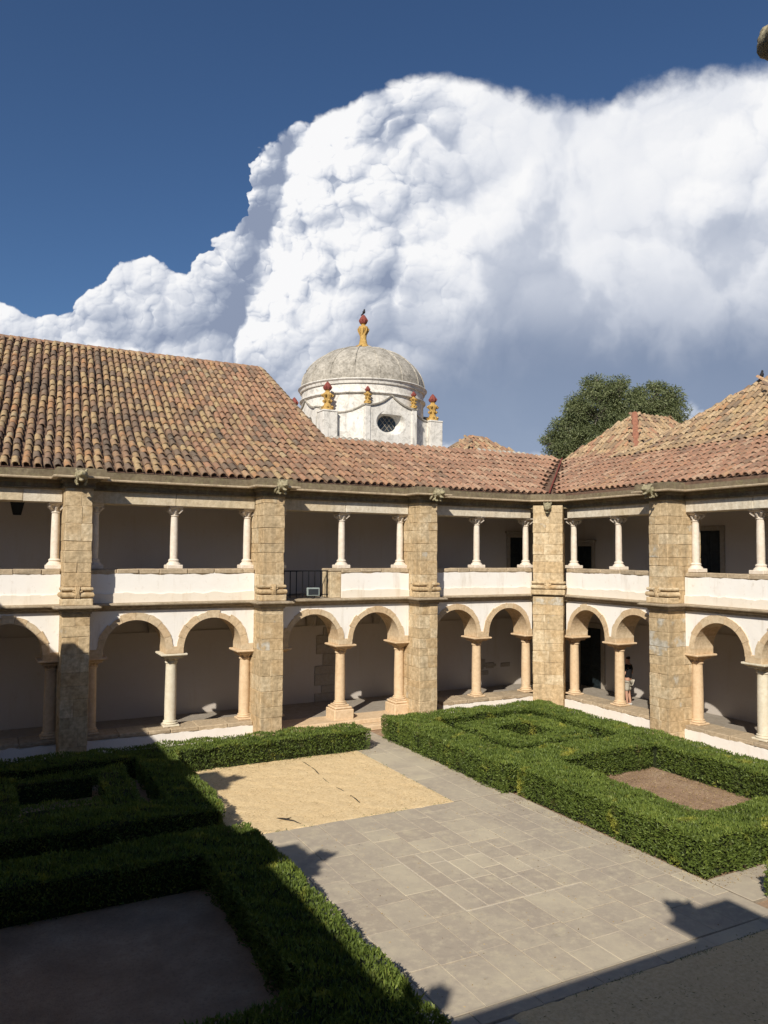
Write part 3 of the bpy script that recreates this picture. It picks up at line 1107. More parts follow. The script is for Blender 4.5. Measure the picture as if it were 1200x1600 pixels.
# ------------------------------------------------------------------ gargoyle
def gargoyle_mesh():
    bm = bmesh.new()

    def ell(c, r, rot=None):
        g = bmesh.ops.create_icosphere(bm, subdivisions=2, radius=1.0)
        mm = Matrix.Translation(c) @ (rot.to_4x4() if rot else Matrix.Identity(4)) @ Matrix.Diagonal((r[0], r[1], r[2], 1))
        bmesh.ops.transform(bm, matrix=mm, verts=g['verts'])
    ell((0, 0.1, 0), (0.20, 0.42, 0.17))
    ell((0, -0.30, 0.0), (0.17, 0.36, 0.15))
    ell((0, -0.62, 0.03), (0.15, 0.26, 0.15))
    ell((0, -0.88, 0.06), (0.20, 0.20, 0.18))            # head
    ell((0, -1.06, 0.05), (0.12, 0.16, 0.07))            # upper jaw
    ell((0, -1.00, -0.12), (0.09, 0.15, 0.04), Matrix.Rotation(0.35, 3, 'X'))   # lower jaw
    ell((0, -1.17, 0.10), (0.05, 0.05, 0.05))
    for s in (-1, 1):
        ell((s * 0.15, -0.80, 0.20), (0.05, 0.09, 0.10), Matrix.Rotation(s * 0.4, 3, 'Y'))      # ear
        ell((s * 0.10, -1.00, 0.14), (0.05, 0.05, 0.05))                                     # brow
        ell((s * 0.17, -0.45, -0.10), (0.06, 0.10, 0.16), Matrix.Rotation(0.5, 3, 'X'))         # shoulder
        ell((s * 0.15, -0.66, -0.22), (0.05, 0.14, 0.06), Matrix.Rotation(-0.5, 3, 'X'))        # fore leg
        ell((s * 0.13, -0.80, -0.28), (0.055, 0.09, 0.045))                                  # paw
        ell((s * 0.20, 0.0, -0.05), (0.07, 0.20, 0.14))
    for q in range(9):                                                                   # mane
        t = q / 8 * math.pi * 1.5 - 0.25 * math.pi
        ell((0.18 * math.cos(t), -0.72, 0.05 + 0.17 * math.sin(t)), (0.055, 0.09, 0.055))
    me = bpy.data.meshes.new('gargoyle_raw')
    bm.to_mesh(me)
    bm.free()
    o = bpy.data.objects.new('tmp', me)
    COL.objects.link(o)
    md = o.modifiers.new('r', 'REMESH')
    md.mode = 'VOXEL'
    md.voxel_size = 0.022
    dg = bpy.context.evaluated_depsgraph_get()
    ev = bpy.data.meshes.new_from_object(o.evaluated_get(dg))
    bpy.data.objects.remove(o)
    for v in ev.vertices:
        nz = noise.noise(v.co * 7) * 0.02 + noise.noise(v.co * 19) * 0.012
        v.co += v.normal * nz
    ev.materials.clear()
    ev.materials.append(M['gargoyle'])
    ev.polygons.foreach_set('use_smooth', [True] * len(ev.polygons))
    ev.name = 'gargoyle'
    return ev


GARG = gargoyle_mesh()


def gargoyle(par, x, y=-1.15, z=7.66, rz=0.0, s=1.0, tilt=0.0):
    return put('gargoyle', GARG, par, loc=(x, y, z), rot=(tilt, 0, rz), scale=(s, s, s))


# ------------------------------------------------------------------ a wing
CORN = [(-0.03, Z_LT - 0.02), (0.03, Z_LT - 0.01), (0.035, Z_LT + 0.03), (0.01, Z_LT + 0.05), (0.015, Z_LT + 0.14), (0.08, Z_LT + 0.17), (0.10, Z_LT + 0.235), (0.31, Z_LT + 0.25),
        (0.32, Z_LT + 0.29), (0.285, Z_LT + 0.305), (0.265, Z_LT + 0.50), (0.23, Z_LT + 0.52), (-0.03, Z_LT + 0.52)]
STRP = [(-0.05, Z_STR + 0.03), (0.20, Z_STR + 0.005), (0.25, Z_STR - 0.02), (0.245, Z_STR - 0.05), (0.10, Z_STR - 0.075), (0.08, Z_STR - 0.13), (0.03, Z_STR - 0.16), (0.025, Z_STR - 0.21), (-0.05, Z_STR - 0.23)]


def jog(x0, x1, piers, hw, base, out):
    pth = [(x0, base)]
    for p_ in piers:
        if p_ - hw > x0 and p_ + hw < x1:
            pth += [(p_ - hw, base), (p_ - hw, out), (p_ + hw, out), (p_ + hw, base)]
    pth.append((x1, base))
    return pth


def straighten(pth, n=0.0):
    return pth


def bay(par, x0, x1, cols, lower, upper, warm=(True, False, True), cols_on=(1, 1, 1)):
    arcade(par, x0, x1, cols)
    for i, x in enumerate(cols):
        if cols_on[i]:
            column_lower(par, x, warm[i], lower == 'open' and i > 0)
            if not (upper == 'rail' and i == 0 and False):
                column_upper(par, x)
    # lower plinth
    if lower != 'open':
        px0 = lower if isinstance(lower, float) else x0
        pl = empty('plinth', (0, 0, 0), 0, par)
        b = MB()
        b.box(px0 + 0.003, x1, -0.42, 0.38, -0.05, 0.44)
        b.build('plinth_core', M['plinth'], pl)
        ragged_skirt(pl, px0 + 0.003, x1, -0.50, -0.05, 0.42, 0.085, 'plinth', 'plaster_coat')
        coping(pl, px0, x1, -0.47, 0.42, 0.437, 0.55, mat='coping', low=0.02)
    else:
        b = MB()
        b.cbox(x0 + 0.02, x1 - 0.02, -0.62, 0.40, 0.13, 0.285, 0.02, 0.005)
        b.build('door_step', M['warm'], par)
        b = MB()
        b.cbox(x0 + 0.30, x1 - 0.02, -0.98, -0.60, -0.03, 0.14, 0.02, 0.005)
        b.build('door_step', M['warm'], par)
    # upper parapet
    u0 = x0
    if upper == 'rail':
        u0 = cols[1] - 0.17
        j0 = cols[1] - 0.57
        jb = MB()
        jb.cbox(j0, u0 - 0.004, -0.38, 0.30, Z_STR + 0.02, Z_PAR - 0.10, 0.02, 0.005)
        jb.build('jamb_stone', M['stone'], par)
        jb = MB()
        jb.cbox(j0 - 0.02, u0 + 0.2, -0.40, 0.32, Z_PAR - 0.098, Z_PAR, 0.02, 0.005)
        jb.build('jamb_cap', M['coping'], par)
        rl = empty('balcony_railing', (0, 0, 0), 0, par)
        top = MB()
        top.box(x0 + 0.10, j0 + 0.12, -0.235, -0.205, 5.12, 5.16)
        top.build('rail', M['iron'], rl)
        top = MB()
        top.box(x0 + 0.10, j0 + 0.10, -0.23, -0.21, 4.36, 4.39)
        top.build('rail', M['iron'], rl)
        n = 8
        for i in range(n + 1):
            xx = x0 + 0.12 + (j0 - 0.05 - x0 - 0.12) * i / n
            q = MB()
            q.box(xx - 0.013, xx + 0.013, -0.233, -0.207, 4.29, 5.12)
            q.build('baluster', M['iron'], rl)
        q = MB()
        q.tube([(j0 + 0.09, -0.22, 5.13), (j0 - 0.06, -0.22, 4.66)], 0.013, 6)
        q.build('stay', M['iron'], rl)
    pp = empty('parapet', (0, 0, 0), 0, par)
    b = MB()
    b.box(u0 + 0.002, x1, -0.355, 0.30, Z_STR + 0.01, Z_PAR - 0.125)
    b.build('parapet_core', M['coping'], pp)
    ragged_skirt(pp, u0 + 0.002, x1, WF, Z_STR + 0.01, Z_PAR - 0.15, 0.04, 'white', 'plaster_coat')
    ragged_skirt(pp, u0 + 0.002, x1, WF - 0.045, Z_STR + 0.01, Z_STR + 0.27, 0.042, 'ledge', 'plaster_ledge')
    coping(pp, u0, x1, -0.40, 0.34, Z_PAR - 0.125, Z_PAR, low=0.03)
    # lintels
    cuts = [x0, cols[1] + random.uniform(-0.05, 0.05), x1]
    if random.random() < 0.5:
        cuts.insert(2, (cols[1] + x1) / 2 + 0.2)
    le = empty('lintel', (0, 0, 0), 0, par)
    for a, b_ in zip(cuts[:-1], cuts[1:]):
        b = MB()
        b.cbox(a + 0.003, b_ - 0.003, -0.335 - random.uniform(0, 0.012), 0.33, Z_LB, Z_LT + 0.01, 0.012, 0.003)
        b.build('lintel_stone', M['lintel'], le)
    b = MB()
    b.box(x0, x1, -0.30, 0.30, Z_LT + 0.012, roof_z(-0.35) - 0.14)
    b.build('upper_wall', M['lintel'], par)


def door_part(par, x0, x1, y, z0, z1, fw_=0.16, cornice=False, panes=False):
    """local frame, in the back wall whose face is at y"""
    e = empty('door', (0, 0, 0), 0, par)
    f = MB()
    f.cbox(x0 - fw_, x0, y - 0.07, y + 0.03, z0, z1 + fw_, 0.01)
    f.cbox(x1, x1 + fw_, y - 0.07, y + 0.03, z0, z1 + fw_, 0.01)
    f.cbox(x0, x1, y - 0.068, y + 0.03, z1, z1 + fw_, 0.01)
    if cornice:
        f.cbox(x0 - fw_ - 0.08, x1 + fw_ + 0.08, y - 0.16, y + 0.03, z1 + fw_ + 0.002, z1 + fw_ + 0.10, 0.02)
    f.build('frame', M['doorframe'], e)
    xm = (x0 + x1) / 2
    for a, b_ in ((x0 + 0.005, xm - 0.004), (xm + 0.004, x1 - 0.005)):
        d = MB()
        d.cbox(a, b_, y - 0.035, y - 0.002, z0 + 0.01, z1 - 0.005, 0.008)
        h = (z1 - z0) / 3
        for q in range(3):
            d.cbox(a + 0.07, b_ - 0.07, y - 0.055, y - 0.03, z0 + 0.08 + q * h, z0 + h - 0.06 + q * h, 0.012)
        d.build('door_leaf', M['door'], e)
    return e


BACK = 2.80


def gallery(par, x0, x1, xb0, xb1, back_mat='inner'):
    """floors, back wall and ceilings; x0..x1 floors, xb0..xb1 back wall"""
    b = MB()
    b.box(x0, x1, -0.30, BACK, 0.0, Z_FLOOR)
    b.build('gallery_floor', M['floor'], par)
    b = MB()
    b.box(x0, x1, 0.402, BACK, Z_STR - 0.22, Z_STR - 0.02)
    b.build('gallery_vault', M['inner'], par)
    b = MB()
    b.box(x0, x1, -0.34, BACK, Z_STR - 0.018, Z_STR + 0.008)
    b.build('upper_floor', M['floor'], par)
    b = MB()
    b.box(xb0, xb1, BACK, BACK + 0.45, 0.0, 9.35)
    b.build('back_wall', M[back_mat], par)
    b = MB()
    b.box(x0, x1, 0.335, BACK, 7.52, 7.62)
    b.build('gallery_ceiling', M['inner'], par)


def vault_ribs(par, xs):
    """corbels on the back wall with short rib springers"""
    for x in xs:
        e = empty('corbel', (0, 0, 0), 0, par)
        b = MB()
        y = BACK
        vs_ = []
        for (hw, d, z) in ((0.11, 0.06, 3.05), (0.13, 0.16, 3.15), (0.17, 0.24, 3.40), (0.20, 0.30, 3.45), (0.20, 0.30, 3.55)):
            vs_ += [(x - hw, y - d, z), (x + hw, y - d, z), (x + hw, y + 0.02, z), (x - hw, y + 0.02, z)]
        fs = [(0, 1, 2, 3), (16, 19, 18, 17)]
        for k_ in range(4):
            for q in range(4):
                fs.append((k_ * 4 + q, k_ * 4 + (q + 1) % 4, (k_ + 1) * 4 + (q + 1) % 4, (k_ + 1) * 4 + q))
        b.add(vs_, fs)
        b.build('bracket', M['doorframe'], e)
        for dx, dy in ((0, -2.2), (-0.95, -0.75), (0.95, -0.75)):
            b = MB()
            pts = []
            for t in range(7):
                a = t / 6 * math.pi / 2
                pts.append((x + dx * (1 - math.cos(a)), y - 0.16 + dy * (1 - math.cos(a)), 3.52 + 0.50 * math.sin(a)))
            b.tube(pts, 0.075, 6)
            b.build('rib', M['doorframe'], e)


def wing_cornices(par, path_eave, path_string, endcap=True):
    b = MB()
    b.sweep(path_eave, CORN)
    b.build('eaves_cornice', M['cornice'], par)
    b = MB()
    b.sweep(path_eave, [(0.20, Z_LT + 0.238), (0.335, Z_LT + 0.245), (0.345, Z_LT + 0.275), (0.335, Z_LT + 0.298), (0.20, Z_LT + 0.306)])
    b.build('cornice_fillet', M['coping'], par)  # paler stone puts the lit line of the cornice lip into its colour
    if path_string:
        b = MB()
        b.sweep(path_string, STRP)
        b.build('string_course', M['string'], par)


# ---- wing A (ahead, long side of the picture) ----
A = empty('cloister_wing', (0, 0, 0))
tag(A, 'two storey arcaded cloister wing under the tall tiled roof, with the iron balcony railing', 'building', 'wings of the cloister')
pA = [2.50, 8.09, 13.63]
for px_, w_ in zip(pA, (0.71, 0.70, 0.70)):
    pier(A, px_, w_)
cpx = (XC - 0.635 - 0.30, -0.635 - 0.30)
pier(A, cpx, 1.10, diag=True)
bay(A, -3.0, 2.14, [-2.52, -0.27, 2.0], 'plinth', 'parapet', cols_on=(0, 1, 1))
bay(A, 2.86, 7.735, [3.05, 5.32, 7.60], 'plinth', 'parapet', warm=(True, False, True))
bay(A, 8.445, 13.275, [8.62, 10.89, 13.13], 'open', 'rail', warm=(True, True, True))
bay(A, 13.985, 18.62, [14.10, 16.37, 18.64], 14.62, 'parapet', warm=(True, True, True))
mid = ((18.45 + 19.52) / 2, (-0.40 - 1.47) / 2)
eA = jog(-5.0, 18.45, pA, 0.37, -0.40, PF) + [mid]
sA = jog(-3.4, 18.45, pA, 0.355, -0.40, PF) + [mid]
wing_cornices(A, eA, sA)
gallery(A, -6.4, XC + BACK, -6.6, XC + BACK + 0.45)
vault_ribs(A, [2.5, 5.3, 8.09, 10.9, 13.63, 16.4])
b = MB()
b.box(-6, XC + BACK, BACK - 0.05, BACK, 3.0, 3.06)
b.build('wall_moulding', M['inner'], A)
# rough stone jamb showing in the gallery wall of bay three, and a patch of bare stone in bay four
jp = empty('exposed_quoins', (0, 0, 0), 0, A)
zz = Z_FLOOR
q_ = 0
while zz < 3.6:
    h = random.uniform(0.28, 0.42)
    xl = 11.25 - (0.0 if zz > 1.3 else 0.05) + (0.22 if (q_ % 3 == 1) else -0.05)
    b = MB()
    b.cbox(xl, 12.15, BACK - 0.035, BACK + 0.02, zz, zz + h - 0.01, 0.012, 0.006)
    b.build('stone', M['doorframe'], jp)
    zz += h
    q_ += 1
pt = empty('bare_stone_patch', (0, 0, 0), 0, A)
for i in range(12):
    cx_, cz = 18.6 + random.gauss(0, 0.42), 1.05 + random.gauss(0, 0.13)
    b = MB()
    s_ = random.uniform(0.10, 0.2)
    b.cbox(cx_ - s_ * 1.4, cx_ + s_ * 1.4, BACK - 0.02 - random.uniform(0, 0.02), BACK + 0.02, cz - s_ * 0.5, cz + s_ * 0.5, 0.02, 0.01)
    b.build('stone', M['doorframe'], pt)
door_part(A, 20.0, 20.95, BACK, Z_STR + 0.01, 6.45, cornice=True)
for px_ in pA:
    gargoyle(A, px_ + random.uniform(-0.05, 0.05), -1.05, 7.72, random.uniform(-0.15, 0.15), 0.74)
gargoyle(A, 19.10, -0.82, 7.66, math.radians(-45), 0.75, tilt=0.35)

# roof of wing A
CAM_A = Vector(CAM)
roofA = empty('roof', (0, 0, 0), 0, A)
profA = smooth_prof([(EY, Z_EAVE), (1.6, roof_z(1.6)), (3.8, 10.03), (10.6, 14.28)], 3)
specs = []
walkA = profile_walk(profA, EXPO)
x = -7.0
while x < 24.5:
    for (d, z, dd, dz) in walkA:
        xv = 11.95 - (d - 3.8) * 0.45 / 6.8
        if d > 3.75 and x + 0.085 * min(1, max(0, (12.5 - x) / 9)) * (d - EY) > xv - 0.05:
            continue
        if x - d > XC - 0.12:
            continue
        pr = min(1, max(0, (x - 5.5) / 6.0))
        if x < 13:
            pal = 'red' if random.random() < pr else 'old'
        else:
            pal = 'pink' if random.random() < (x - 12) / 5 else 'red'
        wob = 0.03 * noise.noise(Vector((x * 0.5, d * 0.4, 3)))
        sk = 0.085 * min(1, max(0, (12.5 - x) / 9))
        specs.append(((x + sk * (d - EY) + 0.03 * noise.noise(Vector((x * 3, d * .6, 9))), d, z + wob), (1, 0, 0), (sk * dd, dd, dz), pal))
    x += PITCH_T
lay_tiles(roofA, specs, CAM_A)
nb = MB()
vs_, fs = [], []
for (d, z) in profA:
    xr = min(11.95 - (d - 3.8) * 0.45 / 6.8, 40) if d > 3.8 else min(XC + d - 0.02, 24.3)
    vs_ += [(-7.2, d, z - 0.02), (xr, d, z - 0.02)]
for i in range(len(profA) - 1):
    fs.append((2 * i, 2 * i + 1, 2 * i + 3, 2 * i + 2))
n_ = len(vs_)
vs_ += [(a_, b_, c_ - 0.12) for a_, b_, c_ in vs_]
fs += [tuple(n_ + q for q in f) for f in list(fs)]
nb.add(vs_, fs)
nb.build('roof_bed', M['deck'], roofA)
poly_surface(roofA, 'roof_bed', [(11.6, 3.83, 10.0), (XC + 3.83, 3.83, 10.0), (XC + 3.83, 8, 8.2), (11.6, 8, 8.2)], 'deck')
ridge_caps(roofA, (-7, 10.65, 14.30), (11.5, 10.65, 14.30), 'red')
ridge_caps(roofA, (12.0, 3.85, 10.03), (XC + 3.95, 3.85, 10.03), 'pink')
ridge_caps(roofA, (11.95, 3.9, 10.08), (11.5, 10.6, 14.30), 'yel', 'verge_tile')
b = MB()      # gable wall under the verge
b.add([(11.4, 3.3, 9.0), (11.4, 10.6, 9.0), (11.40, 10.6, 14.2), (11.7, 3.9, 9.95)], [(0, 1, 2, 3)])
b.box(11.30, 11.385, 4.2, 10.55, 8.5, 9.9)
b.build('gable_wall', M['white'], A)
# red painted valley
b = MB()
vd = Vector((1, 1, A_SLOPE)).normalized()
b.tube([(XC - 0.66, -0.66, Z_EAVE + 0.10), (XC + 3.9, 3.88, 10.17)], 0.032, 6)
b.build('valley_stripe', M['redline'], A)

# ---- wing B (right) ----
RB = math.radians(-90)
B = empty('cloister_wing', (XC, 0, 0), RB)
tag(B, 'arcaded cloister wing under the pinkish tiled roof, where the person in black stands', 'building', 'wings of the cloister')
pB = [6.35, 11.92, 17.5]
pier(B, pB[0], 0.76)
pier(B, pB[1], 0.72)
pier(B, pB[2], 0.72, detail=False)
bay(B, 1.28, 5.965, [1.26, 3.55, 5.83], 'plinth', 'parapet', warm=(True, True, True))
bay(B, 6.735, 11.555, [6.82, 9.08, 11.40], 'plinth', 'parapet', warm=(True, False, True))
bay(B, 12.285, 17.135, [12.45, 14.7, 16.98], 'plinth', 'parapet', warm=(True, True, True), cols_on=(1, 1, 0))
midB = (-mid[1], mid[0] - XC)
eB = [midB] + jog(1.47, 23.0, pB, 0.40, -0.40, PF)
sB = [midB] + jog(1.47, 23.0, pB, 0.38, -0.40, PF)
wing_cornices(B, eB, sB)
gallery(B, 0.31, 23.7, -2.79, 23.7)
vault_ribs(B, [6.35, 9.1, 11.9])
b = MB()
b.box(-2.7, 20, BACK - 0.05, BACK, 3.0, 3.06)
b.build('wall_moulding', M['inner'], B)
door_part(B, -1.47, -0.25, BACK, Z_FLOOR + 0.005, 2.72, 0.2)
door_part(B, -1.60, -0.75, BACK, Z_STR + 0.01, 6.10, cornice=True)
door_part(B, 4.62, 5.52, BACK, Z_STR + 0.01, 6.62)
for px_ in pB[:2]:
    gargoyle(B, px_, -1.05, 7.72, random.uniform(-0.15, 0.15), 0.74)
roofB = empty('roof', (0, 0, 0), 0, B)
specs = []
profB = [(EY, Z_EAVE), (3.7, roof_z(3.7))]
walkB = profile_walk(profB, EXPO * 0.9)
x = -3.9
while x < 18.0:
    for (d, z, dd, dz) in walkB:
        if x + d < 0.12:
            continue
        if x > 0.6 and d > 2.95:
            continue
        specs.append(((x, d, z + 0.02 * noise.noise(Vector((x * 0.5, d * 0.4, 8)))), (1, 0, 0), (0, dd, dz), 'pink' if random.random() < 0.85 else 'red'))
    x += PITCH_T
cb = Vector((-(CAM.y), CAM.x - XC, CAM.z))
lay_tiles(roofB, specs, cb, 290)
poly_surface(roofB, 'roof_bed', [(0.67, EY, Z_EAVE - 0.02), (23, EY, Z_EAVE - 0.02), (23, 3.7, roof_z(3.7) - 0.02), (-3.7, 3.7, roof_z(3.7) - 0.02)], 'deck')

# ---- wings beside and behind the viewpoint: only their cornice line and gargoyles reach the picture ----
for (nm_lab, loc, rz, label) in (
        ('n', (XC - 23.71 + 23.71, -24.0, 0), math.pi, 'cloister wing at the viewpoint, whose gargoyle hangs into the top edge of the view'),
        ('w', (X_LEFT, -24.0, 0), math.radians(90), 'cloister wing whose eaves throw the slanting shade over the clipped hedges')):
    wg = empty('cloister_wing', loc, rz)
    tag(wg, label, 'building', 'wings of the cloister')
    if nm_lab == 'n':
        ps = [XC - 2.50, XC - 8.09 + 0.0, XC - 13.63]
        x0_, x1_ = -1.0, 23.4
    else:
        ps = [6.3, 11.9, 17.5]
        x0_, x1_ = 0.2, 24.0
    for q in ps:
        if not (nm_lab == 'n' and abs(q - XC) < 1.0):
            pier(wg, q, 0.70, detail=False)
    b = MB()
    b.box(x0_, x1_, -0.22, 0.40, 0, 8.0)
    b.build('court_wall', M['white'], wg)
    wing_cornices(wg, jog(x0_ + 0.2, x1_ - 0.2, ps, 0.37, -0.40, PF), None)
    poly_surface(wg, 'roof_bed', [(x0_, EY, Z_EAVE - 0.02), (x1_, EY, Z_EAVE - 0.02), (x1_, 3.9, roof_z(3.9)), (x0_, 3.9, roof_z(3.9))], 'deck')
    b = MB()
    for q in range(int((x1_ - x0_) / PITCH_T)):
        xx = x0_ + 0.1 + q * PITCH_T
        b.tube([(xx, EY + 0.16, Z_EAVE - 0.02), (xx, 3.8, roof_z(3.8))], 0.10, 8, random.random() + 0.001)
    b.build('roof_tiles', M['tiles_old'], wg, kind='stuff')
    for q in ps:
        gargoyle(wg, q, -1.05, 7.54 if nm_lab == 'n' and q == ps[0] else 7.72, 0, 0.94 if nm_lab == 'n' and q == ps[0] else 0.85)
        if nm_lab == 'w' or q == ps[0]:
            b = MB()
            b.cbox(q - 0.32, q + 0.32, -1.45, -0.7, 7.60, 8.0, 0.05, 0.01)
            b.build('spout_block', M['cornice'], wg)
    if nm_lab == 'n':
        # the gargoyle of the chamfered corner between these two wings
        gargoyle(wg, 22.85, -0.95, 7.65, math.radians(-45), 0.8)

# ------------------------------------------------------------------ domed chapel
DX, DY, RZ_ = 22.27, 21.6, 16.30
ch = empty('domed_chapel', (DX, DY, 0))
tag(ch, 'white chapel with a ribbed grey dome, round window and ochre finials', 'chapel')
R = 4.12


def arc_pts(r, h, z0, n=20):
    return [(r * math.cos(t), z0 + h * math.sin(t)) for t in np.linspace(0, math.pi / 2, n)]


b = MB()
b.lathe([(max(r_, 0.02), z) for r_, z in arc_pts(R - 0.06, 2.85, RZ_)], seg=64)
b.build('dome_shell', M['dome'], ch, 60)
for i in range(16):
    a = math.radians(11.25 + 22.5 * i)
    pts = [(r_ * math.cos(a), r_ * math.sin(a), z + 0.005) for r_, z in arc_pts(R - 0.055, 2.86, RZ_, 16)][:-1]
    b = MB()
    b.tube(pts, 0.055, 6)
    b.build('dome_rib', M['dome'], ch, 50)
b = MB()
b.lathe([(R - 0.2, RZ_ - 0.30), (R - 0.02, RZ_ - 0.26), (R + 0.02, RZ_ - 0.10), (R + 0.10, RZ_ - 0.05), (R + 0.12, RZ_ - 0.01), (R + 0.09, RZ_ + 0.03), (R - 0.15, RZ_ + 0.05)], seg=64)
b.build('cornice_ring', M['dirty'], ch, 40)
b = MB()
b.lathe([(R - 0.25, RZ_ - 0.95), (R - 0.06, RZ_ - 0.92), (R + 0.02, RZ_ - 0.84), (R + 0.02, RZ_ - 0.78), (R - 0.06, RZ_ - 0.74), (R - 0.3, RZ_ - 0.72)], seg=64)
b.build('string_ring', M['dirty'], ch, 40)
b = MB()
b.lathe([(3.15, 9.0), (3.15, 14.18), (R - 0.12, 14.2), (R - 0.12, RZ_ - 0.2)], seg=64)
b.build('drum', M['dirty'], ch, 60)


def ogee(t):
    """top outline of the gabled front: flat shoulders sweeping up to a point (t from -1 to 1)"""
    a = abs(t)
    if a > 0.86:
        return 14.62
    s = a / 0.86
    return 14.62 + 0.70 * (1 - s) ** 1.9


YF = 17.62 - DY
for rot in (0, 90, 180, 270):
    fr = empty('gabled_front', (0, 0, 0), math.radians(rot), ch)
    # front with a splayed round opening: rings of vertices from the outline to the hole
    n = 48
    W2 = 1.80
    vs_, fs = [], []

    def outline(a):
        ca, sa = math.cos(a), math.sin(a)
        zc = 13.70
        best = None
        for k_ in range(1, 240):
            t = k_ * 0.02
            x, z = t * ca, zc + t * sa
            if abs(x) > W2 or z < 9.5 or z > ogee(x / W2):
                return (max(-W2, min(W2, x)), z)
        return (x, z)
    A_ = [2 * math.pi * i / n for i in range(n)]
    for a in A_:
        x, z = outline(a)
        vs_.append((x, YF, z))
    for (rx, rz, yy) in ((1.03, 0.77, YF), (0.98, 0.72, YF + 0.03), (0.62, 0.50, YF + 0.62)):
        for a in A_:
            vs_.append((rx * math.cos(a), yy, 13.70 + rz * math.sin(a)))
    for a in A_:
        x, z = outline(a)
        vs_.append((x, YF + 1.0, z))
    for k_ in range(3):
        for i in range(n):
            j = (i + 1) % n
            fs.append((k_ * n + i, k_ * n + j, (k_ + 1) * n + j, (k_ + 1) * n + i))
    for i in range(n):
        j = (i + 1) % n
        fs.append((i, 4 * n + i, 4 * n + j, j))
    b = MB()
    b.add(vs_, fs)
    b.build('front_wall', M['dirty'], fr)
    b = MB()
    b.lathe([(0.005, 0), (1.0, 0)], seg=32)
    b.v = [(x * 0.66, YF + 0.60, 13.70 + y * 0.54) for x, y, z in b.v]
    b.build('window_glass', M['glass'], fr)
    b = MB()
    for t in (-0.3, 0, 0.3):
        b.tube([(t - 0.45, YF + 0.57, 13.25), (t + 0.35, YF + 0.57, 14.15)], 0.012, 5)
        b.tube([(t - 0.35, YF + 0.565, 14.15), (t + 0.45, YF + 0.565, 13.25)], 0.016, 5)
    b.build('window_lattice', M['doorframe'], fr)
    pth = [(W2 * t, ogee(t)) for t in np.linspace(-1, 1, 41)]
    b = MB()
    vs_, fs = [], []
    for x, z in pth:
        vs_ += [(x * 1.02, YF - 0.10, z), (x * 1.02, YF - 0.12, z + 0.10), (x * 1.02, YF + 1.0, z + 0.10), (x * 1.02, YF + 1.0, z)]
    for i in range(40):
        for q in range(4):
            fs.append((i * 4 + q, i * 4 + (q + 1) % 4, i * 4 + 4 + (q + 1) % 4, i * 4 + 4 + q))
    fs += [(0, 1, 2, 3), (160, 163, 162, 161)]
    b.add(vs_, fs)
    b.build('gable_coping', M['dome'], fr)
    for sx in (-1, 1):
        b = MB()
        b.cbox(sx * 1.62 - 0.17, sx * 1.62 + 0.17, YF - 0.06, YF + 0.2, 9.5, 14.60, 0.01)
        b.build('pilaster', M['dirty'], fr)


def finial(par, x, y, z, s, name='finial', leaf=True):
    f = empty(name, (x, y, z), 0, par)
    f.scale = (1.25, 1.25, 1.0)
    b = MB()
    b.lathe([(0.24 * s, 0), (0.25 * s, 0.10 * s), (0.17 * s, 0.22 * s), (0.12 * s, 0.42 * s), (0.14 * s, 0.62 * s), (0.19 * s, 0.80 * s), (0.19 * s, 0.88 * s), (0.11 * s, 0.95 * s), (0.09 * s, 1.02 * s), (0.12 * s, 1.06 * s)], seg=12)
    for q in range(6):
        t = q * math.pi / 3
        for zz, rr in ((0.16, 0.20), (0.50, 0.14), (0.78, 0.19)):
            b.tube([(rr * s * math.cos(t + zz), rr * s * math.sin(t + zz), (zz - 0.09) * s), (rr * 1.22 * s * math.cos(t + zz), rr * 1.22 * s * math.sin(t + zz), zz * s), (rr * s * math.cos(t + zz), rr * s * math.sin(t + zz), (zz + 0.09) * s)], [0.02 * s, 0.06 * s, 0.015 * s], 5)
    b.build('stem', M['finial'], f, 50)
    b = MB()
    b.lathe([(0.09 * s, 1.04 * s), (0.155 * s, 1.12 * s), (0.165 * s, 1.22 * s), (0.12 * s, 1.36 * s), (0.05 * s, 1.47 * s), (0.01, 1.52 * s)], seg=10)
    for q in range(8):
        t = q * math.pi / 4
        b.tube([(0.13 * s * math.cos(t), 0.13 * s * math.sin(t), 1.08 * s), (0.175 * s * math.cos(t), 0.175 * s * math.sin(t), 1.2 * s), (0.05 * s * math.cos(t), 0.05 * s * math.sin(t), 1.44 * s)], [0.02 * s, 0.035 * s, 0.01 * s], 5)
    b.build('bud', M['bud'], f, 50)
    return f


b = MB()
b.lathe([(0.95, RZ_ + 2.74), (0.62, RZ_ + 2.82), (0.45, RZ_ + 2.86), (0.42, RZ_ + 2.92), (0.02, RZ_ + 2.94)], seg=24)
b.build('crown_plinth', M['dome'], ch, 40)
# tall finial of the dome
ft = empty('crown_finial', (0, 0, RZ_ + 2.84), 0, ch)
b = MB()
b.lathe([(0.52, 0), (0.54, 0.10), (0.40, 0.20), (0.27, 0.40), (0.21, 0.75), (0.24, 1.05), (0.31, 1.30), (0.34, 1.42), (0.30, 1.52), (0.16, 1.58), (0.13, 1.66), (0.19, 1.71)], seg=16)
for q in range(8):
    t = q * math.pi / 4
    b.tube([(0.30 * math.cos(t), 0.30 * math.sin(t), 0.25), (0.50 * math.cos(t), 0.50 * math.sin(t), 0.14), (0.54 * math.cos(t), 0.54 * math.sin(t), 0.02)], [0.03, 0.08, 0.05], 5)
    b.tube([(0.22 * math.cos(t), 0.22 * math.sin(t), 0.95), (0.33 * math.cos(t + .3), 0.33 * math.sin(t + .3), 1.25), (0.36 * math.cos(t + .3), 0.36 * math.sin(t + .3), 1.40)], [0.03, 0.06, 0.04], 5)
b.build('stem', M['finial'], ft, 50)
b = MB()
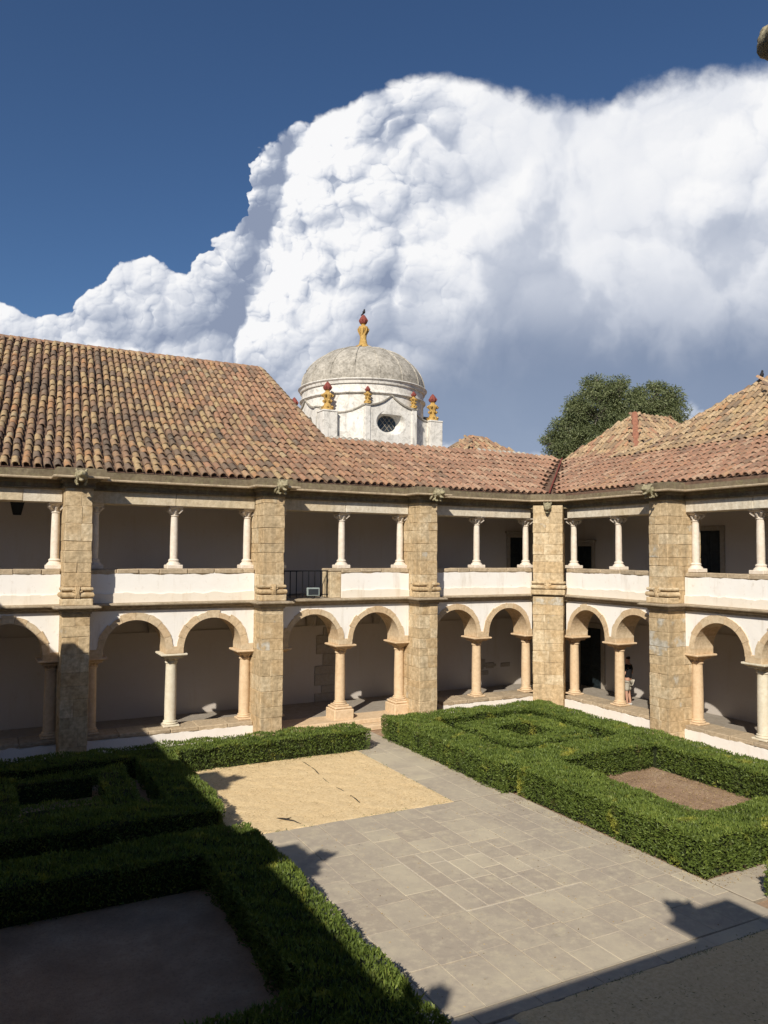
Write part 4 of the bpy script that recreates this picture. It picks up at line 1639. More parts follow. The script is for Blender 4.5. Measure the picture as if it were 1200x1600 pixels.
b.lathe([(0.14, 1.69), (0.25, 1.80), (0.27, 1.94), (0.22, 2.12), (0.11, 2.28), (0.02, 2.34)], seg=12)
for q in range(8):
    t = q * math.pi / 4
    b.tube([(0.2 * math.cos(t), 0.2 * math.sin(t), 1.75), (0.28 * math.cos(t), 0.28 * math.sin(t), 1.93), (0.10 * math.cos(t), 0.10 * math.sin(t), 2.26)], [0.03, 0.05, 0.02], 5)
b.build('bud', M['bud'], ft, 50)

for sx in (-1, 1):
    for sy in (-1, 1):
        px_, py_ = sx * 3.72, sy * 2.75
        ptop = 14.28
        pe = empty('corner_pedestal', (0, 0, 0), 0, ch)
        b = MB()
        b.cbox(px_ - 0.47, px_ + 0.47, py_ - 0.47, py_ + 0.47, 9.2, ptop - 0.12, 0.02)
        b.build('shaft', M['dirty'], pe)
        b = MB()
        b.cbox(px_ - 0.50, px_ + 0.50, py_ - 0.50, py_ + 0.50, ptop - 0.12, ptop, 0.03)
        b.build('cap', M['dirty'], pe)
        finial(ch, px_, py_, ptop, 1.18)
        # sweeping wall between the pedestal and the gabled fronts
        for (ax, ay) in (((sx * 1.75, sy * 3.85)), ((sx * 3.85, sy * 1.75))):
            n = 10
            vs_, fs = [], []
            for i in range(n + 1):
                t = i / n
                x = px_ * (1 - t) + ax * t
                y = py_ * (1 - t) + ay * t
                # concave in plan and rising in a curve
                bul = math.sin(math.pi * t) * 0.30
                x -= sx * bul * 0.6
                y -= sy * bul * 0.6
                zt = ptop - 0.12 + 0.50 * t ** 2.2
                vs_ += [(x, y, 9.3), (x, y, zt), (x - sx * 0.35, y - sy * 0.35, zt), (x - sx * 0.35, y - sy * 0.35, 9.3)]
            for i in range(n):
                for q in range(3):
                    fs.append((i * 4 + q, i * 4 + q + 1, i * 4 + 4 + q + 1, i * 4 + 4 + q))
            b = MB()
            b.add(vs_, fs)
            b.build('swept_wall', M['dirty'], ch, 50)
            b = MB()
            b.tube([(vs_[i * 4 + 1][0], vs_[i * 4 + 1][1], vs_[i * 4 + 1][2] + 0.03) for i in range(n + 1)], 0.07, 6)
            b.build('wall_coping', M['dome'], ch, 50)
for sx in (-1, 1):
    finial(ch, sx * 1.60, YF + 0.05, 14.72, 0.72)
    finial(ch, sx * 1.60, -YF - 0.05, 14.72, 0.72)
# mortared white tiles at the foot of the chapel
cr = empty('mortared_tiles', (0, 0, 0), 0, ch)
for (x0_, x1_) in ((-9.9, -7.45), (-2.8, -0.2)):
    x = x0_
    while x < x1_:
        b = MB()
        b.tube([(x, 3.95 - DY, 10.06), (x, 4.35 - DY, 10.28)], 0.125, 8)
        b.build('tile', M['dome'], cr, 50)
        x += 0.275


# ------------------------------------------------------------------ tiled pavilion roofs beyond the corner
def hip_roof(name, label, faces, ridges, body, pal, n_single, group='tiled pavilion roofs beyond the cloister'):
    r_ = empty(name, (0, 0, 0))
    tag(r_, label, 'roof', group)
    specs = []
    for prof, along, down, lo, hi in faces:
        # prof: [(distance into the roof, z)]; along: unit eave direction; down: horizontal unit vector up the slope; lo/hi: limits along eave as functions
        o = Vector(prof[0][2])
        P = [(d, z) for d, z, *_ in prof]
        for (d, z, dd, dz) in profile_walk(P, EXPO * 0.92):
            a0, a1 = lo(d), hi(d)
            n0 = math.ceil((a0 + 0.05) / PITCH_T)
            n1 = math.floor((a1 - 0.05) / PITCH_T)
            for q in range(n0, n1 + 1):
                p_ = o + Vector(along) * (q * PITCH_T) + Vector(down) * d
                p_.z = z
                specs.append((tuple(p_), along, (down[0] * dd, down[1] * dd, dz), pal[0] if random.random() < pal[2] else pal[1]))
        # bed
        n = len(P)
        vs_, fs = [], []
        for (d, z) in P:
            for a_ in (lo(d), hi(d)):
                q = o + Vector(along) * a_ + Vector(down) * d
                vs_.append((q.x, q.y, z - 0.02))
        for i in range(n - 1):
            fs.append((2 * i, 2 * i + 1, 2 * i + 3, 2 * i + 2))
        m_ = MB()
        m_.add(vs_, fs)
        m_.build('roof_bed', M['deck'], r_)
    lay_tiles(r_, specs, Vector(CAM), n_single)
    for a_, b_, pl in ridges:
        ridge_caps(r_, a_, b_, pl, 'hip_tile', 0.12)
    if body:
        m_ = MB()
        m_.box(*body)
        m_.build('wall', M['white'], r_)
    return r_


# big roof: apex (26.75,-4.25,12.45), foot line x = 22.75
fx, fy0, ax, ay, az = 22.75, -0.05, 26.75, -4.25, 12.45
pf = smooth_prof([(0.0, 9.62), (1.3, 10.27), (4.0, az)], 2)
big_ = hip_roof('pyramid_roof', 'large yellowish tiled pyramid roof with a bird on its peak', [
    ([(d, z, (fx, 0, 0)) for d, z in pf], (0, -1, 0), (1, 0, 0), lambda d: 0.05 + d * 1.05, lambda d: 8.45 - d * 1.05),
    ([(d, z, (0, ay - 4.2, 0)) for d, z in pf], (1, 0, 0), (0, 1, 0), lambda d: fx + d, lambda d: 30.75 - d),
], [((fx + 0.1, fy0 - 0.1, 9.68), (24.05, -1.42, 10.32), 'yel'), ((24.05, -1.42, 10.32), (ax - 0.30, ay + 0.31, az - 0.22), 'yel'), ((fx + 1.3, -7.1, 10.3), (ax - 0.3, ay - 0.31, az - 0.22), 'yel')],
    (23.3, 30.2, -7.9, -0.6, 0, 9.6), ('yel', 'old', 0.82), 290)
small_ = hip_roof('pyramid_roof', 'small tiled hip roof with a red mortared hip, before the tree', [
    ([(d, z, (23.45, 0, 0)) for d, z in ((0, 9.86), (2.25, 11.9))], (0, -1, 0), (1, 0, 0), lambda d: -3.5 + d, lambda d: 1.0 - d),
    ([(d, z, (0, -1.0, 0)) for d, z in ((0, 9.86), (2.25, 11.9))], (1, 0, 0), (0, 1, 0), lambda d: 23.45 + d, lambda d: 30.1 - d),
    ([(d, z, (30.1, 0, 0)) for d, z in ((0, 9.86), (2.25, 11.9))], (0, 1, 0), (-1, 0, 0), lambda d: -1.0 + d, lambda d: 3.5 - d),
], [((23.5, 3.45, 9.9), (25.7, 1.25, 11.93), 'yel'), ((25.7, 1.25, 11.93), (27.85, 1.25, 11.93), 'yel'), ((27.85, 1.25, 11.93), (30.0, -0.9, 9.9), 'red')],
    (24.0, 29.6, -0.5, 3.0, 0, 9.8), ('yel', 'red', 0.7), 200)
hb = MB()
hb.sweep([(23.52, -0.94), (25.72, 1.26)], [(0, 0)])
hb = MB()
hb.tube([(23.5, -0.96, 9.93), (25.7, 1.24, 11.97)], 0.15, 8)
hb.build('mortared_hip', plain('red_mortar', (0.38, 0.165, 0.10), 0.9, 0, 0.2), small_)
far_ = hip_roof('pyramid_roof', 'low distant hip roof peeping over the ridge beside the chapel', [
    ([(d, z, (0, 7.8, 0)) for d, z in ((0, 10.35), (2.2, 11.86))], (1, 0, 0), (0, 1, 0), lambda d: 20.7 + d, lambda d: 25.7 - d),
    ([(d, z, (20.7, 0, 0)) for d, z in ((0, 10.35), (2.2, 11.86))], (0, -1, 0), (1, 0, 0), lambda d: -12.2 + d, lambda d: -7.8 - d),
], [((20.75, 7.85, 10.4), (22.9, 10.0, 11.88), 'red'), ((22.9, 10, 11.88), (23.5, 10, 11.88), 'red'), ((23.5, 10.0, 11.88), (25.65, 7.85, 10.4), 'red')],
    (21.2, 25.2, 8.3, 11.8, 0, 10.3), ('red', 'yel', 0.6), 120)


# ------------------------------------------------------------------ leaves
def leaf_quads(P, D, L, Wd, name, mat, tone):
    """P base points, D directions (unit), L lengths, Wd widths -> one rhombus per leaf"""
    n = len(P)
    rv = rng.normal(size=(n, 3))
    S = np.cross(D, rv)
    S /= np.linalg.norm(S, axis=1)[:, None] + 1e-9
    V = np.empty((n, 4, 3))
    V[:, 0] = P
    V[:, 1] = P + D * (L * 0.5)[:, None] + S * (Wd * 0.5)[:, None]
    V[:, 2] = P + D * L[:, None]
    V[:, 3] = P + D * (L * 0.45)[:, None] - S * (Wd * 0.5)[:, None]
    F4 = np.arange(n * 4).reshape(n, 4)
    return raw_mesh(name, V.reshape(-1, 3), F4, M[mat], tone)


def hedge(label, rects, h, density=1300, group='clipped hedges of the parterres', size=1.0, h_list=None):
    """rects: (x0, x1, y0, y1) limbs that together make one clipped hedge"""
    e = empty('hedge', (0, 0, 0))
    tag(e, label, 'hedge', group)
    core = MB()
    for i, (x0, x1, y0, y1) in enumerate(rects):
        dx = 0.004 * i
        core.box(x0 + 0.12 + dx, x1 - 0.12 - dx, y0 + 0.12 + dx, y1 - 0.12 - dx, -0.02, h - 0.11 - dx)
    core.build('twig_core', M['hedgecore'], e)
    P_, N_ = [], []

    def inside(pts, skip):
        mk = np.zeros(len(pts), bool)
        for j, (a, b_, c_, d_) in enumerate(rects):
            if j == skip:
                continue
            mk |= (pts[:, 0] > a + 0.03) & (pts[:, 0] < b_ - 0.03) & (pts[:, 1] > c_ + 0.03) & (pts[:, 1] < d_ - 0.03)
        return mk
    for i, (x0, x1, y0, y1) in enumerate(rects):
        w_, l_ = x1 - x0, y1 - y0
        n = int(w_ * l_ * density)
        t = np.column_stack([rng.uniform(x0, x1, n), rng.uniform(y0, y1, n), np.full(n, h)])
        # no double cover where limbs cross
        for j in range(i):
            a, b_, c_, d_ = rects[j]
            t = t[~((t[:, 0] > a) & (t[:, 0] < b_) & (t[:, 1] > c_) & (t[:, 1] < d_))]
        P_.append(t)
        N_.append(np.tile([0, 0, 1.0], (len(t), 1)))
        for (fx_, ax_, lo, hi, nv) in ((x0, 0, y0, y1, (-1, 0, 0)), (x1, 0, y0, y1, (1, 0, 0)), (y0, 1, x0, x1, (0, -1, 0)), (y1, 1, x0, x1, (0, 1, 0))):
            n = int((hi - lo) * h * density)
            s = rng.uniform(lo, hi, n)
            z = rng.uniform(0.02, h, n)
            t = np.column_stack([np.full(n, fx_), s, z]) if ax_ == 0 else np.column_stack([s, np.full(n, fx_), z])
            t = t[~inside(t, i)]
            P_.append(t)
            N_.append(np.tile([float(q) for q in nv], (len(t), 1)))
    P_, N_ = np.concatenate(P_), np.concatenate(N_)
    # uneven clipping: low frequency bulges plus rounded arrises
    q = P_
    bul = 0.030 * np.sin(q[:, 0] * 2.1 + q[:, 1] * 1.3) + 0.026 * np.sin(q[:, 0] * 4.7 - q[:, 1] * 3.9 + q[:, 2] * 5) + 0.02 * np.sin(q[:, 1] * 9.1 + q[:, 0] * 7.3)
    P_ = P_ + N_ * (bul - 0.035 + rng.normal(0, 0.012, len(P_)))[:, None]
    keep = rng.random(len(P_)) > np.where((N_[:, 2] < 0.5) & (P_[:, 2] < 0.14), 0.55, 0.0)
    P_, N_ = P_[keep], N_[keep]
    D = N_ * 0.62 + rng.normal(0, 0.45, P_.shape) + np.array([0, 0, 0.42])
    D /= np.linalg.norm(D, axis=1)[:, None]
    n = len(P_)
    L = rng.uniform(0.045, 0.105, n) * size
    L[rng.random(n) < 0.02] *= 1.5
    Wd = rng.uniform(0.016, 0.034, n) * size
    P_ = P_ - D * (L * 0.45)[:, None]
    tn = np.clip(rng.random(n) * 0.75 + 0.32 * np.clip((P_[:, 2] - h + 0.12) / 0.14, 0, 1), 0, 1)  # lighter tone on top leaves paints their sunlit look into the colour
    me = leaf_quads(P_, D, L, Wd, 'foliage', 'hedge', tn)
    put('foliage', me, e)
    return e


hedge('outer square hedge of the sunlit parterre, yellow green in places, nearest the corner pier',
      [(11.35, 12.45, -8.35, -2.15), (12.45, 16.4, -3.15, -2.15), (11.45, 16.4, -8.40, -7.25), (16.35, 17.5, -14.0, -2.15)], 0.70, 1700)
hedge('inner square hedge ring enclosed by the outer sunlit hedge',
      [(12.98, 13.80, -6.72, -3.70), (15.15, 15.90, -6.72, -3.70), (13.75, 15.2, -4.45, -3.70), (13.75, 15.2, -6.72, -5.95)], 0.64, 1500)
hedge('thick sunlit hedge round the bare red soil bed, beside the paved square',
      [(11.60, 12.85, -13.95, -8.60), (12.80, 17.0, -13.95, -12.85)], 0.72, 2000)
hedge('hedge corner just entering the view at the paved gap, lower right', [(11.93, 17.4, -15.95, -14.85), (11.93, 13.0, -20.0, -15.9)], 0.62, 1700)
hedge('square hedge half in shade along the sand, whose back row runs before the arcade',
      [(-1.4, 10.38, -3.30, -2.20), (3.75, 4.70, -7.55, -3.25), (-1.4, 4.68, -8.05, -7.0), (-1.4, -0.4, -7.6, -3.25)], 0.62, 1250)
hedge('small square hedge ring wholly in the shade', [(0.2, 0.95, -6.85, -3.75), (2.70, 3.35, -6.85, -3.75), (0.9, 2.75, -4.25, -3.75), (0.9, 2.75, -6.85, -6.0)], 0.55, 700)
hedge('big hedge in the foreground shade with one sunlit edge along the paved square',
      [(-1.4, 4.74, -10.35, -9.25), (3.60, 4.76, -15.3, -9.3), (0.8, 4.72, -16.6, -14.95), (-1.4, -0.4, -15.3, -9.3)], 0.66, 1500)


# ------------------------------------------------------------------ tree beyond the roofs
def broadleaf(label, base, lobes, n_leaf):
    e = empty('tree', base)
    tag(e, label, 'tree')
    bx, by, bz = base
    tr = MB()
    tr.tube([(0, 0, 0), (0.1, 0, 4), (0.3, 0.1, 7.5), (0.2, 0.2, 10)], [0.75, 0.6, 0.5, 0.42], 10)
    tr.build('trunk', M['bark'], e, 60)
    cl = []
    for (cx_, cy_, cz, rx, ry, rz_, n) in lobes:
        l = MB()
        l.tube([(0.2, 0.2, 9.0), (cx_ * 0.5 + 0.1, cy_ * 0.5, (9 + cz) / 2 - 0.8), (cx_, cy_, cz - rz_ * 0.2), (cx_ * 1.1, cy_ * 1.1, cz + rz_ * 0.6)], [0.36, 0.24, 0.14, 0.05], 7)
        l.build('limb', M['bark'], e, 60)
        for _ in range(n):
            d = rng.normal(size=3)
            d /= np.linalg.norm(d)
            rr = rng.uniform(0.55, 1.0) ** 0.6
            c = np.array([cx_ + d[0] * rx * rr, cy_ + d[1] * ry * rr, cz + d[2] * rz_ * rr])
            cl.append((c, rng.uniform(0.28, 0.72)))
            if random.random() < 0.6:
                t = MB()
                t.tube([(cx_, cy_, cz - 0.5), tuple((c + np.array([cx_, cy_, cz])) / 2 + rng.normal(0, 0.2, 3)), tuple(c)], [0.08, 0.055, 0.03], 5)
                tr2 = t
                tr2.build('twig', M['bark'], e)
    P_, D_, T_ = [], [], []
    per = n_leaf // len(cl)
    for c, r in cl:
        d = rng.normal(size=(per, 3))
        d /= np.linalg.norm(d, axis=1)[:, None]
        rad = rng.random(per) ** 0.45
        P_.append(c + d * rad[:, None] * np.array([r * 1.15, r * 1.15, r * 0.8]))
        dd = d * 0.6 + rng.normal(0, 0.5, (per, 3)) + np.array([0, 0, -0.35])
        D_.append(dd / np.linalg.norm(dd, axis=1)[:, None])
        T_.append(np.clip(rng.normal(0.45 + rng.normal(0, 0.18), 0.2, per), 0, 1))
    P_, D_, T_ = np.concatenate(P_), np.concatenate(D_), np.concatenate(T_)
    n = len(P_)
    put('crown', leaf_quads(P_, D_, rng.uniform(0.14, 0.34, n), rng.uniform(0.04, 0.09, n), 'crown', 'treeleaf', T_), e)
    return e


TB = (44.0, 21.0, 0.0)


def lobe(u, v, r, ry=None, n=40, dep=0.0):
    """a crown lobe where the tree stands: offsets across and up measured from the trunk"""
    d = fw + r2 * ((u - 600) / F_PX) - u2 * ((v - 800) / F_PX)
    k_ = (Vector(TB) - CAM).dot(Vector((math.sin(YAW), math.cos(YAW), 0))) / d.dot(Vector((math.sin(YAW), math.cos(YAW), 0)))
    q = CAM + d * (k_ + dep) - Vector(TB)
    return (q.x, q.y, q.z, r, r, ry or r, n)


broadleaf('big dark green broadleaf tree with a twin topped crown beyond the roofs', TB, [
    lobe(928, 642, 2.1, 1.8, 95), lobe(950, 615, 1.5, 1.1, 45), lobe(1018, 628, 1.7, 1.5, 70), lobe(1035, 655, 1.6, 1.5, 50), lobe(985, 670, 2.4, 1.6, 80), lobe(890, 680, 1.5, 1.5, 50),
    lobe(880, 705, 1.3, 1.2, 40), lobe(940, 690, 2.6, 1.6, 80), lobe(1000, 700, 2.6, 1.6, 60), lobe(935, 600, 1.0, 0.6, 14), lobe(1050, 640, 0.9, 1.1, 18), lobe(905, 640, 1.0, 0.9, 18), lobe(985, 640, 1.7, 1.4, 46), lobe(968, 600, 0.7, 0.5, 8), lobe(1045, 615, 0.7, 0.6, 8), lobe(862, 690, 0.8, 0.7, 10)], 80000)

# ------------------------------------------------------------------ ground
b = MB()
n = 40
b.add([(-900, -900, -0.03), (900, -900, -0.03), (900, 1200, -0.03), (-900, 1200, -0.03)], [(0, 1, 2, 3)])
g = b.build('ground', M['soil'], None, kind='structure')


def bumpy_sheet(name, x0, x1, y0, y1, z, step, amp, mat, edge=0.05):
    nx, ny = int((x1 - x0) / step), int((y1 - y0) / step)
    xs, ys = np.linspace(x0, x1, nx + 1), np.linspace(y0, y1, ny + 1)
    X, Y = np.meshgrid(xs, ys)
    Z = np.zeros_like(X)
    for j in range(ny + 1):
        for i in range(nx + 1):
            q = Vector((X[j, i] * 3, Y[j, i] * 3, 0))
            Z[j, i] = z + amp * (noise.noise(q) + 0.6 * noise.noise(q * 3.1) + 0.35 * noise.noise(q * 8))
    eg = np.minimum(np.minimum(X - x0, x1 - X), np.minimum(Y - y0, y1 - Y))
    for j in (0, ny):
        for i in range(nx + 1):
            Y[j, i] += edge * noise.noise(Vector((X[j, i] * 4, j, 0)))
    for i in (0, nx):
        for j in range(ny + 1):
            X[j, i] += edge * noise.noise(Vector((i, Y[j, i] * 4, 0)))
    Z = np.where(eg < step * 0.6, z - 0.012, Z)
    V = np.column_stack([X.ravel(), Y.ravel(), Z.ravel()])
    idx = np.arange((nx + 1) * (ny + 1)).reshape(ny + 1, nx + 1)
    F4 = np.column_stack([idx[:-1, :-1].ravel(), idx[:-1, 1:].ravel(), idx[1:, 1:].ravel(), idx[1:, :-1].ravel()])
    me = raw_mesh(name, V, F4, M[mat])
    me.polygons.foreach_set('use_smooth', [True] * len(me.polygons))
    o = put(name, me, None, 'structure')
    return o


bumpy_sheet('sand', 4.85, 10.02, -8.33, -3.1, 0.016, 0.05, 0.014, 'sand', 0.10)
bumpy_sheet('sand', 6.08, 12.1, -20.5, -15.57, 0.016, 0.06, 0.016, 'sand', 0.10)
bumpy_sheet('soil_bed', 12.6, 16.5, -13.0, -7.4, 0.002, 0.08, 0.014, 'soil')
bumpy_sheet('soil_bed', -0.6, 3.8, -15.1, -10.2, 0.002, 0.08, 0.014, 'soil')

# paved square and paths: a joint-mortar bed with every slab laid on it
pv = empty('paving', (0, 0, 0))
pv['kind'] = 'structure'
b = MB()
b.box(4.83, 11.62, -15.62, -8.28, -0.2, 0.005)
b.box(9.97, 11.46, -8.275, -0.5, -0.2, 0.0045)
b.box(11.625, 17.6, -14.88, -13.92, -0.2, 0.005)
b.box(4.83, 6.1, -20, -15.625, -0.2, 0.005)
b.build('joint_bed', M['pave_bed'], pv)
b = MB()
b.box(7.17, 9.61, -13.01, -10.61, 0.0, 0.0095)
b.build('lime_joints', M['pave_light'], pv)


def slab(x0, x1, y0, y1, g=0.006, z=0.016):
    b_ = MB()
    z += random.gauss(0, 0.0018)
    b_.cbox(x0 + g, x1 - g, y0 + g, y1 - g, -0.05, z, 0.0045, 0.003)
    # a slight tilt so neighbouring slabs catch the light differently
    tx, ty = random.gauss(0, 0.0014), random.gauss(0, 0.0014)
    xm, ym = (x0 + x1) / 2, (y0 + y1) / 2
    b_.v = [(x, y, zz + (x - xm) * tx + (y - ym) * ty) for x, y, zz in b_.v]
    b_.build('paving_slab', M['paving'], pv)


def pave(x0, x1, y0, y1, wlo, whi, llo, lhi, avoid=None, g=0.005):
    x = x0
    while x < x1 - 0.01:
        w_ = random.uniform(wlo, whi)
        xe = x + w_
        if x1 - xe < wlo * 0.7:
            xe = x1
        y = y0
        while y < y1 - 0.01:
            L = random.uniform(llo, lhi)
            ye = y + L
            if y1 - ye < llo * 0.6:
                ye = y1
            slab(x, xe, y, ye, g)
            y = ye
        x = xe


PX0, PX1, PY0, PY1 = 7.18, 9.60, -13.0, -10.62
pave(4.86, PX0 - 0.02, -15.30, -8.30, 0.50, 0.66, 0.75, 1.35)
pave(PX1 + 0.02, 11.60, -15.30, -8.30, 0.46, 0.68, 0.6, 1.25)
pave(PX0 - 0.015, PX1 + 0.015, PY1 + 0.02, -8.30, 0.5, 0.68, 0.55, 0.9)
pave(PX0 - 0.015, PX1 + 0.015, -15.30, PY0 - 0.02, 0.5, 0.68, 0.55, 0.9)
x = PX0
for wq in (0.42, 0.38, 0.41, 0.40, 0.42, 0.39):
    y = PY0
    while y < PY1 - 0.05:
        L = random.uniform(0.45, 1.05)
        ye = y + L
        if PY1 - ye < 0.3:
            ye = PY1
        slab(x, x + wq, y, ye, 0.0065, 0.017)
        y = ye
    x += wq
x = 4.86      # kerb slabs along the near sand
while x < 11.55:
    xe = min(x + random.uniform(0.7, 1.4), 11.6)
    slab(x, xe, -15.60, -15.31)
    x = xe
pave(9.99, 11.44, -8.26, -0.62, 0.70, 0.76, 1.0, 1.9, g=0.003)
pave(11.64, 17.5, -14.86, -13.94, 0.5, 1.0, 0.9, 1.0)
pave(4.86, 6.08, -19.5, -15.64, 0.55, 0.65, 0.7, 1.2)


# ------------------------------------------------------------------ loose bits: straw on sand, weeds in the joints, leaf litter
def scatter(name, mat, pts, llo, lhi, wlo, whi, upw, label, cat):
    n = len(pts)
    D = rng.normal(0, 1, (n, 3))
    D[:, 2] = np.abs(D[:, 2]) * upw
    D /= np.linalg.norm(D, axis=1)[:, None]
    me = leaf_quads(pts, D, rng.uniform(llo, lhi, n), rng.uniform(wlo, whi, n), name, mat, rng.random(n))
    o = put(name, me, None, 'stuff')
    tag(o, label, cat)
    return o


def rect_pts(x0, x1, y0, y1, n, z=0.014):
    return np.column_stack([rng.uniform(x0, x1, n), rng.uniform(y0, y1, n), np.full(n, z)])


scatter('straw', 'straw', np.concatenate([rect_pts(4.9, 9.9, -8.2, -3.3, 5200), rect_pts(6.2, 12, -20, -15.7, 3000)]), 0.02, 0.06, 0.004, 0.012, 0.12, 'short dry bits of straw strewn over the yellow sand', 'straw')
wp = np.concatenate([np.column_stack([rng.uniform(5.4, 9.9, 400), rng.normal(-8.28, 0.035, 400), np.full(400, 0.01)]),
                     np.column_stack([rng.uniform(6.1, 11.6, 500), rng.normal(-15.62, 0.03, 500), np.full(500, 0.01)]),
                     np.column_stack([rng.normal(9.97, 0.03, 200), rng.uniform(-8.2, -3.2, 200), np.full(200, 0.01)]),
                     np.column_stack([rng.normal(9.1, 0.25, 90), rng.normal(-5.6, 0.25, 90), np.full(90, 0.012)])])
keep = np.array([noise.noise(Vector((q[0] * 1.7, q[1] * 1.7, 4))) > -0.05 for q in wp])
scatter('weeds', 'weed', wp[keep], 0.02, 0.055, 0.006, 0.014, 1.2, 'sparse low weeds in the joint between sand and paving', 'weeds')
lp = []
for (x0, x1, y0, y1) in ((11.2, 11.7, -14, -2.6), (11.4, 13.4, -14.3, -13.8), (4.8, 5.2, -15, -8.5), (5, 10.4, -3.6, -3.25), (12.8, 16.4, -12.9, -8.3), (12.8, 16.4, -12.9, -8.3), (12.8, 13.4, -12.9, -8.3), (15.9, 16.4, -12.9, -8.3)):
    lp.append(rect_pts(x0, x1, y0, y1, int((x1 - x0) * (y1 - y0) * 130) + 60, 0.022))
scatter('leaf_litter', 'straw', np.concatenate(lp), 0.02, 0.05, 0.01, 0.02, 0.15, 'dry clippings fallen at the foot of the hedges', 'leaf litter')
scatter('pebbles', 'straw', rect_pts(5.3, 11.5, -15.2, -8.4, 420, 0.020), 0.015, 0.035, 0.012, 0.022, 0.1, 'tiny pale chips scattered on the grey paving', 'chips')

b = MB()
pts = [(8.12 + 0.05 * math.sin(t * 1.9) - 0.03 * t, -3.5 - t * 0.83, 0.010 + 0.008 * math.sin(t * 6)) for t in np.linspace(0, 5, 30)]
b.tube(pts, [0.005 + 0.010 * (0.5 + 0.5 * math.sin(i * 0.35 - 1)) for i in range(30)], 6)
tag(b.build('hose', M['hose']), 'thin black irrigation hose half buried across the yellow sand', 'hose')
b = MB()
b.tube([(5.95, -7.55, 0.02), (6.05, -7.75, 0.05), (6.2, -7.9, 0.03), (6.28, -8.12, 0.02)], [0.008, 0.02, 0.014, 0.006], 6)
b.tube([(6.05, -7.75, 0.04), (6.22, -7.68, 0.03)], [0.02, 0.008], 5)
tag(b.build('twig', M['hose']), 'short dark forked twig lying near the edge of the sand', 'twig')

# ------------------------------------------------------------------ lantern and floodlight
ln = empty('hanging_lantern', (1.07, 1.4, 6.80))
tag(ln, 'black iron lantern hanging behind the lintel of the upper gallery', 'lantern')
b = MB()
for sx in (-1, 1):
    for sy in (-1, 1):
        b.tube([(sx * 0.10, sy * 0.10, 0), (sx * 0.18, sy * 0.18, 0.40)], 0.014, 5)
b.box(-0.11, 0.11, -0.11, 0.11, -0.03, 0.01)
b.box(-0.20, 0.20, -0.20, 0.20, 0.40, 0.43)
b.add([(-0.2, -0.2, 0.43), (0.2, -0.2, 0.43), (0.2, 0.2, 0.43), (-0.2, 0.2, 0.43), (0, 0, 0.60)], [(0, 1, 4), (1, 2, 4), (2, 3, 4), (3, 0, 4)])
b.build('frame', M['iron'], ln)
b = MB()
b.add([(-.095, -.095, .01), (.095, -.095, .01), (.095, .095, .01), (-.095, .095, .01), (-.17, -.17, .40), (.17, -.17, .40), (.17, .17, .40), (-.17, .17, .40)], [(0, 1, 5, 4), (1, 2, 6, 5), (2, 3, 7, 6), (3, 0, 4, 7)])
b.build('glass', M['glass'], ln)
b = MB()
b.tube([(0, 0, 0.60), (0, 0, 0.74)], 0.012, 5)
b.build('rod', M['iron'], ln)

fl = empty('floodlight', (9.70, -0.44, Z_STR + 0.01), math.radians(-12))
tag(fl, 'small pale green floodlight on the ledge before the balcony railing', 'floodlight')
b = MB()
b.cbox(-0.21, 0.21, -0.05, 0.09, 0.09, 0.36, 0.02)
b.cbox(-0.15, 0.15, 0.085, 0.16, 0.13, 0.32, 0.02)
b.build('housing', M['lamp'], fl)
b = MB()
b.box(-0.165, 0.165, -0.058, -0.049, 0.13, 0.32)
b.build('glass', M['glass'], fl)
b = MB()
b.tube([(-0.225, 0.02, 0.24), (-0.225, 0.02, 0.04), (0.225, 0.02, 0.04), (0.225, 0.02, 0.24)], 0.014, 6)
b.tube([(0.0, 0.02, 0.04), (0.0, 0.02, 0.0)], 0.05, 8)
b.build('bracket', M['iron'], fl)


# ------------------------------------------------------------------ birds
def bird(label, loc, rz, s=1.0):
    o_ = empty('bird', loc, rz)
    tag(o_, label, 'bird')
    b = MB()
    b.tube([(0, -0.02, 0.10), (0, 0.02, 0.16), (0, 0.05, 0.22), (0, 0.06, 0.29), (0, 0.07, 0.33)], [0.02 * s, 0.075 * s, 0.07 * s, 0.042 * s, 0.04 * s], 10)
    b.tube([(0, 0.05, 0.32), (0, 0.08, 0.345), (0, 0.11, 0.34)], [0.03 * s, 0.044 * s, 0.02 * s], 8)
    b.tube([(0, 0.10, 0.34), (0, 0.16, 0.33)], [0.014, 0.003], 5)
    b.tube([(0, 0.0, 0.13), (0, -0.12, 0.05), (0, -0.20, 0.0)], [0.04 * s, 0.03 * s, 0.02 * s], 6)
    b.build('body', M['bird'], o_, 60)
    b = MB()
    for sx in (-1, 1):
        b.tube([(sx * 0.025, 0.03, 0.14), (sx * 0.03, 0.03, 0.0)], 0.006, 4)
    b.build('legs', M['bird'], o_)
    return o_


bird('dark bird perched on the red tip of the dome finial', (DX, DY, RZ_ + 2.84 + 2.32), math.radians(-150), 1.4)
bird('dark bird perched on the peak of the large pyramid roof', (26.75, -4.25, 12.55), math.radians(160), 1.1)


